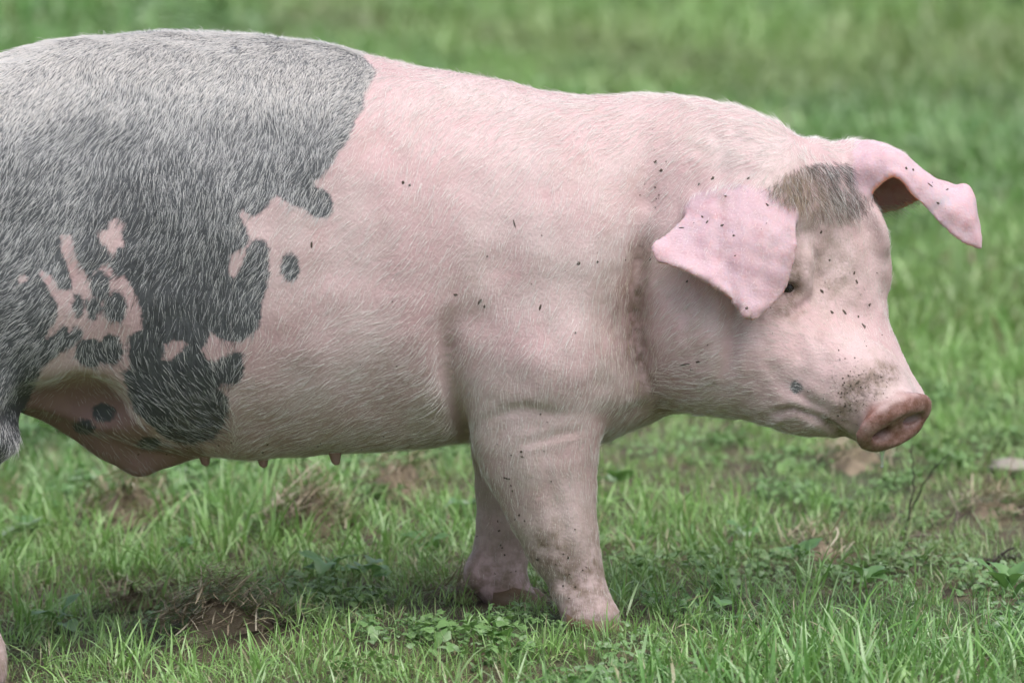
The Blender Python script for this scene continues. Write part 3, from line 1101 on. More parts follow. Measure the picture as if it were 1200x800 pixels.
# teats along the belly line
for tpx, tpy in ((239, 529), (307, 531), (392, 528)):
    c = at(tpx, tpy + 4, -.075)
    V, F = [], []
    for i, (dz, r) in enumerate([(.012, .013), (0, .0082), (-.006, .0066), (-.0115, .0052), (-.014, .0022)]):
        for j in range(10):
            a = j * math.tau / 10
            V.append((c[0] + r * math.cos(a) + .002 * i * .3, c[1] + r * math.sin(a), c[2] + dz))
    for i in range(4):
        for j in range(10):
            F.append((i * 10 + j, i * 10 + (j + 1) % 10, i * 10 + 10 + (j + 1) % 10, i * 10 + 10 + j)[::-1])
    F.append(tuple(range(49, 39, -1)))
    mesh_obj('teat', V, F, M_TEAT, pig)


def ball(c, r, R, seg=20, ring=12):
    V, F = [], []
    for i in range(ring + 1):
        th = math.pi * i / ring
        for j in range(seg):
            ph = math.tau * j / seg
            q = np.array([r[0] * math.sin(th) * math.cos(ph), r[1] * math.sin(th) * math.sin(ph), r[2] * math.cos(th)])
            V.append(c + q @ R)
    for i in range(ring):
        for j in range(seg):
            F.append((i * seg + j, (i + 1) * seg + j, (i + 1) * seg + (j + 1) % seg, i * seg + (j + 1) % seg))
    return V, F


def strands(name, roots, dirs, lens, rad, mat, parent, droop=.3):
    """small tapered three-sided hairs as one mesh"""
    V, F = [], []
    for p, d, L in zip(roots, dirs, lens):
        d = np.asarray(d, float)
        d /= np.linalg.norm(d)
        s = np.cross(d, [0.3, .2, 1])
        s /= np.linalg.norm(s)
        n_ = np.cross(d, s)
        k0 = len(V)
        for i in range(5):
            t = i / 4
            c = p + d * L * t + np.array([0, 0, -droop * L * t * t])
            r = rad * (1 - .85 * t)
            for j in range(3):
                a = j * math.tau / 3
                V.append(c + r * (s * math.cos(a) + n_ * math.sin(a)))
        for i in range(4):
            for j in range(3):
                F.append((k0 + i * 3 + j, k0 + i * 3 + (j + 1) % 3, k0 + i * 3 + 3 + (j + 1) % 3, k0 + i * 3 + 3 + j))
    return mesh_obj(name, V, F, mat, parent)


BODY_BV = BVHTree.FromPolygons([tuple(v) for v in PV], [tuple(f) for f in PF.tolist()])


def skin_hit(px, py):
    """first skin point seen at a place of the picture, from the camera's side"""
    p = at(px, py, -1.5)
    d = Vector(at(px, py, 0.5) - p).normalized()
    h = BODY_BV.ray_cast(Vector(p), d)
    return (np.array(h[0]), np.array(h[1])) if h[0] is not None else (None, None)


def mud_flecks():
    g = np.random.default_rng(61)
    L = [(f[0], f[1], f[2] * .75, f[3] * .75) for f in FLECK]
    for cx, cy, sx, sy, n, r in ((1000, 440, 30, 28, 16, .9), (992, 468, 12, 18, 22, 1.0), (985, 320, 38, 55, 3, .9), (860, 270, 38, 40, 2, .8), (770, 210, 8, 30, 14, .8),
                                 (690, 300, 50, 40, 4, 1.0), (590, 300, 90, 80, 2, 1.0), (620, 560, 40, 60, 12, 1.2), (590, 660, 26, 40, 12, 1.2), (680, 680, 20, 30, 10, 1.2),
                                 (830, 420, 50, 40, 3, .9), (1105, 240, 25, 25, 2, .9), (350, 525, 130, 6, 30, 1.2), (450, 380, 90, 80, 3, 1.2)):
        for _ in range(n):
            L.append((cx + sx * g.normal(), cy + sy * g.normal(), r * (.5 + g.random()), r * (.4 + .9 * g.random())))
    V, F = [], []
    for x_, y_, rx, ry in L:
        q, nn = skin_hit(x_, y_)
        if q is None or abs(nn[1]) < .15:
            continue
        if nn[1] > 0:
            nn = -nn
        a = np.cross(nn, [0, 0, 1.0])
        a /= np.linalg.norm(a)
        if a[0] < 0:
            a = -a
        b = np.cross(a, nn)
        b = b if b[2] > 0 else -b
        k = len(V)
        tilt = g.normal(0, .5)
        V.append(q + nn * .0010)
        for ring, hgt in ((.7, .0008), (1.0, -.0006)):
            for j in range(8):
                an = j * math.tau / 8
                w = ring * (1 + .3 * g.normal())
                u1, v1 = w * rx * .0011 * math.cos(an), w * ry * .0011 * math.sin(an)
                V.append(q + a * (u1 * math.cos(tilt) - v1 * math.sin(tilt)) + b * (u1 * math.sin(tilt) + v1 * math.cos(tilt)) + nn * hgt)
        for j in range(8):
            F.append((k, k + 1 + j, k + 1 + (j + 1) % 8))
            F.append((k + 1 + j, k + 9 + j, k + 9 + (j + 1) % 8))
            F.append((k + 1 + j, k + 9 + (j + 1) % 8, k + 1 + (j + 1) % 8))
    o = mesh_obj('mud_flecks', V, F, M_MUD, pig)
    o['kind'] = 'stuff'


mud_flecks()
e_near = E_NEAR + np.array([.001, .0085, 0])
eye_n = mesh_obj('eye', *ball(e_near, (.0120, .0115, .0100), HR), M_EYE, pig)
eye_f = mesh_obj('eye', *ball(hp(-.004, .072, -.038), (.0135, .0125, .0115), HR), M_EYE, pig)
r_ = np.random.default_rng(5)
strands('eyelashes', [e_near + np.array([.004 * r_.normal(), -.012, .006 + .002 * r_.normal()]) for _ in range(16)],
        [(.3 + .5 * r_.normal(), -1, -.2 + .2 * r_.normal()) for _ in range(16)], [.014 + .006 * r_.random() for _ in range(16)], .0004, M_LASH, eye_n)
LR, LD, LL = [], [], []
for k in range(26):
    q = at(1026 + 2 * r_.normal(), 262 + 30 * r_.random(), -.05)
    LR.append(q)
    LD.append((1, -.3 + .3 * r_.normal(), .35 + .35 * r_.normal()))
    LL.append(.012 + .012 * r_.random())
strands('eyelashes', LR, LD, LL, .00045, M_LASH, eye_f)
# long pale hairs under the far ear
LR, LD, LL = [], [], []
for k in range(170):
    a = r_.random()
    LR.append(at(1018 + 58 * a, 247 - 12 * a + 2 * r_.normal(), .036 + .006 * r_.normal()))
    LD.append((.9 + .3 * r_.normal(), -.2 + .3 * r_.normal(), -.15 - .2 * r_.random()))
    LL.append((.010 + .020 * r_.random()) * (1 - .5 * a))
strands('ear_fringe', LR, LD, LL, .00028, M_PALE_LASH, pig, .25)
# saliva
V, F = [], []
b0 = dp(.000, -.020, -.036)
for i, (dz, r) in enumerate([(.004, .0040), (-.003, .0032), (-.009, .0020), (-.016, .0016), (-.019, .0022), (-.0215, .0012)]):
    for j in range(8):
        V.append((b0[0] + r * math.cos(j * math.tau / 8), b0[1] + r * math.sin(j * math.tau / 8), b0[2] + dz))
for i in range(5):
    for j in range(8):
        F.append((i * 8 + j, i * 8 + 8 + j, i * 8 + 8 + (j + 1) % 8, i * 8 + (j + 1) % 8))
F += [tuple(range(8)), tuple(range(47, 39, -1))]
mesh_obj('saliva_drip', V, F, M_DROOL, pig)

# ------------------------------------------------------------------ bristles
FLOW = [(50, 110, -.5, .85), (200, 90, -.35, .95), (350, 110, -.4, .9), (250, 240, -.2, 1), (180, 380, -.1, 1), (290, 340, -.25, 1), (150, 460, .6, .7), (220, 480, .6, .55),
        (20, 250, -.6, .7), (10, 380, -.9, .4), (90, 330, -.5, .7), (20, 450, -.6, .9), (450, 140, -.5, .85), (550, 240, -.45, .9), (400, 300, -.6, .7), (330, 470, -.9, .3),
        (430, 440, -1, .35), (500, 500, -1, .3), (640, 180, -.6, .8), (700, 300, -.4, .9), (650, 380, -.3, .95), (600, 470, -.1, 1), (660, 560, .1, 1),
        (690, 660, .1, 1), (580, 620, -.1, 1), (760, 200, -.8, .6), (770, 330, -.5, .8), (740, 440, -.2, .9), (830, 160, -.9, .3), (820, 400, -.8, .5), (800, 460, -.9, .3),
        (900, 430, -1, .0), (870, 350, -.8, .3), (900, 175, -.8, -.2), (950, 190, .1, 1), (975, 215, .15, 1), (1010, 225, .35, 1), (925, 225, -.1, 1),
        (960, 290, -.2, -1), (1000, 300, -.1, -1), (1000, 370, -.3, -1), (960, 370, -.7, -.6), (1040, 400, -.2, -1), (1000, 440, -.8, -.5), (940, 420, -1, -.2),
        (960, 490, -1, .2), (840, 260, -.3, 1), (880, 330, .1, 1), (1090, 225, .7, .6), (1030, 175, .9, .2), (-100, 200, -.9, .5), (-100, 450, -.5, .9), (-60, 700, .1, 1)]
fl = np.array(FLOW, float)
fl[:, 2:] /= np.linalg.norm(fl[:, 2:], axis=1)[:, None]


def flow_at(P):
    d2 = (P[:, None, 0] - fl[None, :, 0]) ** 2 + (P[:, None, 1] - fl[None, :, 1]) ** 2 + 900.0
    w = d2 ** -1.6
    v = (w[:, :, None] * fl[None, :, 2:]).sum(1)
    return v / (np.linalg.norm(v, axis=1)[:, None] + 1e-9)


def make_hair(total):
    tri = np.concatenate([PF[:, [0, 1, 2]], PF[:, [0, 2, 3]]])
    a, b, c = PV[tri[:, 0]], PV[tri[:, 1]], PV[tri[:, 2]]
    area = np.linalg.norm(np.cross(b - a, c - a), axis=1) * .5
    head = np.clip((X - 880) / 60, 0, 1) * (Y > 180)
    dens = (.72 + (patch < 0) * (.45 + 1.1 * np.clip((420 - PP[:, 1]) / 260, 0, 1))) * (1 - .96 * snout) * (1 - .45 * ear) * (1 - .75 * bare) * np.where(nearside, 1, .30)
    dens = dens * (1 + .9 * head) * (1 + 1.5 * tuft)
    dens = dens * (1 + 1.3 * np.clip((PN[:, 2] - .40) / .3, 0, 1) * (Y < 230))  # denser hairs on top add to the painted highlight of the back
    dens = dens * np.where((X > 50) & (X < 350) & (Y > 225) & (Y < 440) & (patch > -2), .6, 1)
    dens = dens * np.where(X < -30, .5, 1) * (1 - .8 * np.clip(inner * 1.5, 0, 1))
    dens = dens * np.clip((dl[:, 0] < -.03) | (np.abs(dl[:, 1]) > .09) | (np.abs(dl[:, 2]) > .08), .12, 1)
    w = area * dens[tri].mean(1)
    g = np.random.default_rng(11)
    pick = g.choice(len(tri), total, p=w / w.sum())
    r1, r2 = np.sqrt(g.random(total)), g.random(total)
    bc = np.stack([1 - r1, r1 * (1 - r2), r1 * r2], 1)
    T = tri[pick]

    def at_root(A):
        return (A[T] * (bc[:, :, None] if A.ndim == 2 else bc)).sum(1)
    R = at_root(PV)
    N = at_root(PN)
    N /= np.linalg.norm(N, axis=1)[:, None]
    pt, er, tf, hd, px_ = at_root(patch), at_root(ear), at_root(tuft), at_root(head), at_root(pic)
    sx, drt = at_root(dl), at_root(dirt)
    f = flow_at(to_pic(R, True))
    # clumped waviness of the lie of the coat
    ang = .22 * noise3(R, 21, 24, 6, 22) + (.15 + .25 * tf) * g.normal(size=total)
    f = np.stack([f[:, 0] * np.cos(ang) - f[:, 1] * np.sin(ang), f[:, 0] * np.sin(ang) + f[:, 1] * np.cos(ang)], 1)
    yc = pchip(tx, [q[4] for q in TR], R[:, 0])
    D = np.stack([f[:, 0], f[:, 1] * np.sign(R[:, 1] - yc) * np.clip(N[:, 2], 0, 1), -f[:, 1]], 1)
    D -= (D * N).sum(1)[:, None] * N
    D /= np.linalg.norm(D, axis=1)[:, None] + 1e-9
    leg = np.clip((px_[:, 1] - 520) / 80, 0, 1)
    L = .0150 * (1 + .12 * (pt > 0)) * (1 - .5 * hd) * (1 - .60 * er) * (1 - .4 * leg)
    muzzle = np.clip((px_[:, 0] - 960) / 40, 0, 1) * np.clip((px_[:, 1] - 380) / 40, 0, 1)
    L = L * np.where((px_[:, 0] < 50) & (px_[:, 1] > 420), .8, 1.0)
    L = L * (1 - .45 * muzzle) * (1 + 1.4 * tf) * np.exp(.28 * g.normal(size=total))
    lift = np.radians(9 + 7 * g.random(total) + 9 * tf + 6 * hd + 6 * er + 3 * (N[:, 2] > .75) + 10 * tf * g.random(total))
    strayed = g.random(total) < .03
    lift = np.where(strayed, lift + .4, lift)
    n = 5
    s = np.linspace(0, 1, n)
    bend = np.tan(lift) * .55
    side = np.cross(N, D)
    wob = .10 * g.normal(size=total)
    P = (R[:, None, :] + (L[:, None] * s)[:, :, None] * (D * np.cos(lift)[:, None])[:, None, :]
         + (L[:, None] * (np.sin(lift)[:, None] * s - bend[:, None] * .8 * s ** 2))[:, :, None] * N[:, None, :]
         + (L[:, None] * wob[:, None] * s ** 2)[:, :, None] * side[:, None, :])
    P = P - N[:, None, :] * .0006
    # white bristles on pink skin, silver and black mixed on grey skin
    u_ = g.random(total)
    pq = to_pic(R, True)
    dk = np.exp(-((pq[:, 0] - 205) / 95) ** 2 - ((pq[:, 1] - 420) / 150) ** 2) + .55 * np.exp(-((pq[:, 0] - 140) / 40) ** 2 - ((pq[:, 1] - 260) / 70) ** 2)
    blk = np.clip(.04 + .76 * dk + .10 * noise3(R, 41, 16, 3, 9), .0, .84)     # darker lower coat; paler back is sky sheen put into hair colour
    pj = pt + 2.5 * g.normal(size=total)
    tone = np.where(pj < 0, np.where(u_ < blk, .02 + .12 * g.random(total), .34 + .42 * g.random(total)), .8 + .2 * g.random(total))
    tone = np.where(tf > .25, np.where(u_ < .70, .02 + .1 * g.random(total), .5 + .5 * g.random(total)), tone)
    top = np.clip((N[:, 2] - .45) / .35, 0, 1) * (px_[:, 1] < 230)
    tone = np.where((g.random(total) < .75 * top) & (tf < .2), .85 + .15 * g.random(total), tone)  # bright highlight along the back put into hair tone as near-white hairs
    tan = np.clip(drt * 1.3 - .08, 0, .9) * ((pt > 0) | (tf > .2)) * g.random(total)
    rad = .000125 * (1 + .30 * (pt < 0)) * (1 + .25 * tf) * np.exp(.2 * g.normal(size=total)) * (1 - .25 * hd) * (1 - .3 * er)
    hc = bpy.data.hair_curves.new('coat')
    hc.add_curves([n] * total)
    hc.position_data.foreach_set('vector', np.ascontiguousarray(P.reshape(-1, 3), np.float32).ravel())
    ra = hc.attributes.get('radius') or hc.attributes.new('radius', 'FLOAT', 'POINT')
    ra.data.foreach_set('value', np.ascontiguousarray((rad[:, None] * np.array([1, .95, .85, .6, .15])[None]).ravel(), np.float32))
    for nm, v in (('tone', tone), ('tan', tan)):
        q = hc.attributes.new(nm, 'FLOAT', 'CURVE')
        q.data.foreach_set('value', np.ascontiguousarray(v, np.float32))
    hc.materials.append(M_HAIR)
    o = bpy.data.objects.new('coat', hc)
    COL.objects.link(o)
    o.parent = pig
    o.matrix_parent_inverse = pig.matrix_basis.inverted()
    return o


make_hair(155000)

# ------------------------------------------------------------------ the meadow
def ground_hit(px, py):
    a, b = (px - 600.0) / FPX, (400.0 - py) / FPX
    d = np.array([a, _cp + b * _sp, -_sp + b * _cp])
    t = 6.0
    for _ in range(60):
        p = CAM + d * t
        t += (p[2] - float(ground_z(p[0], p[1]))) / max(-d[2], .01) * .8
    return CAM + d * t


gx = np.concatenate([-np.geomspace(420, 6, 22), np.linspace(-5.4, -1.6, 14), np.linspace(-1.5, 1.5, 76), np.linspace(1.6, 5.4, 14), np.geomspace(6, 420, 22)])
gy = np.concatenate([-np.geomspace(60, 4.5, 10), np.linspace(-4, -1.6, 10), np.linspace(-1.5, 3.0, 110), np.linspace(3.2, 40, 120), np.geomspace(42, 800, 26)])
AX, AY = np.meshgrid(gx, gy, indexing='ij')
GV = np.stack([AX, AY, ground_z(AX, AY)], -1).reshape(-1, 3)
ni, nj = AX.shape
ii, jj = np.meshgrid(np.arange(ni - 1), np.arange(nj - 1), indexing='ij')
k_ = (ii * nj + jj).ravel()
me = fast_mesh('ground', GV, np.stack([k_, k_ + nj, k_ + nj + 1, k_ + 1], 1))
me.materials.append(M_SOIL)
gnd = bpy.data.objects.new('ground', me)
COL.objects.link(gnd)
gnd['kind'] = 'structure'

# places where the sward is broken: picture x, y, radii in metres (along x, along y)
MATS = [  # px, py, rx, ry, height, strands, straw share, label
    (362, 622, .065, .09, .046, 460, .95, 'mound of dead brown grass under the belly, left of the far foreleg'),
    (150, 612, .080, .09, .040, 420, .75, 'dark mat of dead grass below the hind belly bulge'),
    (262, 742, .085, .045, .040, 700, 1.0, 'long low mat of dry stalks at bottom left'),
    (160, 712, .050, .025, .018, 130, 1.1, 'few pale dry straws lying left of the long low mat'),
    (470, 575, .055, .12, .036, 220, .7, 'brown clump of dead grass just left of the far foreleg'),
    (8, 600, .035, .08, .020, 90, .8, 'small dry clump at the left edge of the picture'),
    (955, 650, .060, .06, .018, 110, 1.2, 'pale bleached grass litter lying below the chin'),
    (1000, 540, .060, .14, .016, 200, .8, 'blurred brown patch of dead grass under the snout'),
    (1165, 600, .060, .08, .014, 150, 1.1, 'straw coloured litter behind the thin dark stems'),
    (560, 700, .050, .05, .020, 120, .4, 'muddy trampled thatch beside the far front hoof'),
]
FARPATCH = [(700, 62, .34, .9), (385, 38, .30, 1.0), (1160, 330, .10, .45), (1165, 12, .5, 1.6), (875, 22, .5, 1.2), (645, 30, .4, 1.0), (1135, 392, .10, .3),
            (1170, 540, .05, .12)]
CLEAR = []
for m in MATS:
    p = ground_hit(m[0], m[1])
    CLEAR.append((p[0], p[1] - .06, m[2] * 1.05, m[3] + .06))
DRYP = []
for m in FARPATCH:
    p = ground_hit(m[0], m[1])
    DRYP.append((p[0], p[1], m[2], m[3]))


def clear_at(x, y, L=None):
    c = np.zeros(np.shape(x))
    for a, b, rx, ry in (CLEAR if L is None else L):
        c = np.maximum(c, np.exp(-(((x - a) / rx) ** 2 + ((y - b) / ry) ** 2) ** 1.5))
    return c


def wave2(x, y, seed, fmin, fmax, n=16):
    return noise3(np.stack([x, y, 0 * x], 1), seed, n, fmin, fmax)


def blades(n, R, hmin, hmax, wmin, wmax, lean, dead, seed, seg=5, curl=1.0):
    """n curved tapering grass blades over a disc of radius R, as one mesh"""
    g = np.random.default_rng(seed)
    rr = R * np.sqrt(g.random(n))
    aa = g.random(n) * math.tau
    # blades grow in little tufts
    nt_ = max(4, n // 9)
    tr_, ta_ = R * np.sqrt(g.random(nt_)), g.random(nt_) * math.tau
    own = g.integers(0, nt_, n)
    tuft_ = g.random(n) < .7
    rx = np.where(tuft_, tr_[own] * np.cos(ta_[own]) + .008 * g.normal(size=n), rr * np.cos(aa))
    ry = np.where(tuft_, tr_[own] * np.sin(ta_[own]) + .008 * g.normal(size=n), rr * np.sin(aa))
    az = g.random(n) * math.tau
    L = hmin + (hmax - hmin) * g.beta(1.6, 2.2, n)
    th0 = np.abs(g.normal(0, lean * .5, n))
    th1 = th0 + np.abs(g.normal(.75, .65, n)) * curl
    W = wmin + (wmax - wmin) * g.random(n)
    W = W * (.6 + .4 * L / hmax)
    tw = g.normal(0, .7, n)
    s = np.linspace(0, 1, seg + 1)
    th = th0[:, None] + (th1 - th0)[:, None] * s[None] ** 1.3
    thm = (th[:, 1:] + th[:, :-1]) / 2
    dr = np.concatenate([np.zeros((n, 1)), np.cumsum(np.sin(thm), 1)], 1) * (L / seg)[:, None]
    dz = np.concatenate([np.zeros((n, 1)), np.cumsum(np.cos(thm), 1)], 1) * (L / seg)[:, None]
    C = np.stack([rx[:, None] + dr * np.cos(az)[:, None], ry[:, None] + dr * np.sin(az)[:, None], dz], 2)
    prof = np.array([.75, 1.0, .95, .78, .48, .04]) if seg == 5 else np.interp(s, [0, .2, .6, .85, 1], [.75, 1, .85, .5, .04])
    ang = az[:, None] + math.pi / 2 + tw[:, None] * s[None]
    Wd = np.stack([np.cos(ang), np.sin(ang), 0 * ang], 2) * (W[:, None] * prof[None] * .5)[:, :, None]
    V = np.stack([C - Wd, C + Wd], 2)                       # n, seg+1, 2, 3
    base = (np.arange(n) * (seg + 1) * 2)[:, None] + (np.arange(seg) * 2)[None]
    F = np.stack([base, base + 1, base + 3, base + 2], 2).reshape(-1, 4)
    rnd = np.repeat(g.random(n), (seg + 1) * 2)
    along = np.tile(np.repeat(s, 2), n)
    dd = np.repeat((g.random(n) < dead) * (.6 + .4 * g.random(n)), (seg + 1) * 2)
    return V.reshape(-1, 3), F, rnd, along, dd


def leaf_grid(L, W, shape, fold, droop, seg=6):
    """a single leaf lying along +x: outline by shape, folded along the rib, drooping"""
    V, F = [], []
    for i in range(seg + 1):
        t = i / seg
        w = W * np.interp(t, *shape)
        ang = droop * t
        x = L * (math.sin(ang) / droop if abs(droop) > 1e-3 else t)
        z = -L * ((1 - math.cos(ang)) / droop if abs(droop) > 1e-3 else 0)
        for j, c in enumerate((-1, -.5, 0, .5, 1)):
            V.append((x, c * w, z + abs(c) * w * fold + (.0012 if j in (1, 3) else 0)))
    for i in range(seg):
        for j in range(4):
            F.append((i * 5 + j, i * 5 + 5 + j, i * 5 + 6 + j, i * 5 + 1 + j))
    return np.array(V), np.array(F)


ROUND = ([0, .08, .3, .6, .85, 1], [.05, .45, .95, 1, .6, .06])
LANCE = ([0, .1, .35, .7, 1], [.12, .4, 1, .7, .03])


def rot_zyx(V, az, el):
    c, s = math.cos(el), math.sin(el)
    V = np.stack([V[:, 0] * c - V[:, 2] * s, V[:, 1], V[:, 0] * s + V[:, 2] * c], 1)
    c, s = math.cos(az), math.sin(az)
    return np.stack([V[:, 0] * c - V[:, 1] * s, V[:, 0] * s + V[:, 1] * c, V[:, 2]], 1)


def clover_patch(n, R, seed):
    g = np.random.default_rng(seed)
    VV, FF, rn, al, k = [], [], [], [], 0
    for i in range(n):
        r, a = R * math.sqrt(g.random()), g.random() * math.tau
        h = .018 + .030 * g.random()
        size = .006 + .009 * g.random() ** 1.5
        p = np.array([r * math.cos(a), r * math.sin(a), h])
        lean = g.normal(0, .25, 2)
        a0 = g.random() * 6.28
        nl = 3 if g.random() < .75 else 1
        for q in range(nl):
            v, f = leaf_grid(size * (1 if nl == 3 else 1.6), size * .55, ROUND, .25, .5 + .4 * g.random(), 3)
            v = rot_zyx(v, a0 + q * math.tau / 3, .15 + .25 * g.normal())
            v[:, 2] += v[:, 0] * lean[0] + v[:, 1] * lean[1]
            VV.append(v + p)
            FF.append(f + k)
            k += len(v)
            rn.append(np.full(len(v), g.random()))
            al.append(np.full(len(v), 1.0))
        # stalk
        sv = np.array([(p[0] * .9 - .0006, p[1] * .9, 0), (p[0] * .9 + .0006, p[1] * .9, 0), (p[0] + .0006, p[1], p[2]), (p[0] - .0006, p[1], p[2])])
        VV.append(sv)
        FF.append(np.array([[k, k + 1, k + 2, k + 3]]))
        k += 4
        rn.append(np.full(4, g.random()))
        al.append(np.full(4, .5))
    V = np.concatenate(VV)
    return V, np.concatenate(FF), np.concatenate(rn), np.concatenate(al), np.zeros(len(V))


def to_patch(name, data, mat, coll):
    V, F, r, a, d = data
    me = fast_mesh(name, V, F)
    attr(me, 'rnd', r)
    attr(me, 'along', a)
    attr(me, 'dead', d)
    me.materials.append(mat)
    o = bpy.data.objects.new(name, me)
    coll.objects.link(o)
    return o


def scatter(name, coll, P, rot, scl, idx, tint, dry, label=None):
    """one ground-cover object: its sward patches are set on points by geometry nodes"""
    me = bpy.data.meshes.new(name)
    me.vertices.add(len(P))
    me.vertices.foreach_set('co', np.ascontiguousarray(P, np.float32).ravel())
    attr(me, 'scl', scl)
    attr(me, 'tint', tint)
    attr(me, 'dry', dry)
    a = me.attributes.new('pick', 'INT', 'POINT')
    a.data.foreach_set('value', np.ascontiguousarray(idx, np.int32))
    a = me.attributes.new('rot', 'FLOAT_VECTOR', 'POINT')
    a.data.foreach_set('vector', np.ascontiguousarray(rot, np.float32).ravel())
    o = bpy.data.objects.new(name, me)
    COL.objects.link(o)
    ng = bpy.data.node_groups.new(name + '_nodes', 'GeometryNodeTree')
    ng.interface.new_socket('Geometry', in_out='INPUT', socket_type='NodeSocketGeometry')
    ng.interface.new_socket('Geometry', in_out='OUTPUT', socket_type='NodeSocketGeometry')
    N, Lk = ng.nodes, ng.links
    gi, go = N.new('NodeGroupInput'), N.new('NodeGroupOutput')
    mp = N.new('GeometryNodeMeshToPoints')
    ci = N.new('GeometryNodeCollectionInfo')
    ci.inputs['Collection'].default_value = coll
    ci.inputs['Separate Children'].default_value = True
    ci.inputs['Reset Children'].default_value = True
    ip = N.new('GeometryNodeInstanceOnPoints')
    ip.inputs['Pick Instance'].default_value = True

    def named(nm, t):
        q = N.new('GeometryNodeInputNamedAttribute')
        q.data_type = t
        q.inputs['Name'].default_value = nm
        return q.outputs[0]
    Lk.new(gi.outputs[0], mp.inputs['Mesh'])
    Lk.new(mp.outputs[0], ip.inputs['Points'])
    Lk.new(ci.outputs[0], ip.inputs['Instance'])
    Lk.new(named('pick', 'INT'), ip.inputs['Instance Index'])
    er = N.new('FunctionNodeEulerToRotation')
    Lk.new(named('rot', 'FLOAT_VECTOR'), er.inputs[0])
    Lk.new(er.outputs[0], ip.inputs['Rotation'])
    Lk.new(named('scl', 'FLOAT'), ip.inputs['Scale'])
    Lk.new(ip.outputs[0], go.inputs[0])
    md = o.modifiers.new('scatter', 'NODES')
    md.node_group = ng
    o['kind'] = 'stuff'
    if label:
        o['label'] = label
        o['category'] = name
    return o


gcol = bpy.data.collections.new('sward_sources')
NP = 8
for i in range(NP):      # fine lawn grass
    to_patch('a_fine_%02d' % i, blades(130, .10, .028, .082, .0018, .0042, 1.9, .07, 100 + i), M_GRASS, gcol)
for i in range(4):       # taller, broader grass
    to_patch('b_tall_%02d' % i, blades(46, .09, .055, .120, .0030, .0056, 1.0, .04, 200 + i, curl=1.2), M_GRASS, gcol)
for i in range(4):       # trampled short grass with dead matter
    to_patch('c_flat_%02d' % i, blades(130, .10, .025, .070, .0014, .0034, 2.4, .32, 300 + i), M_GRASS, gcol)
for i in range(4):       # clover and small herbs
    to_patch('d_herb_%02d' % i, clover_patch(60, .09, 400 + i), M_LEAF, gcol)
for i in range(4):       # coarse patches for the far meadow
    to_patch('e_far_%02d' % i, blades(80, .11, .030, .085, .0036, .0072, 1.4, .05, 500 + i, seg=3), M_GRASS, gcol)


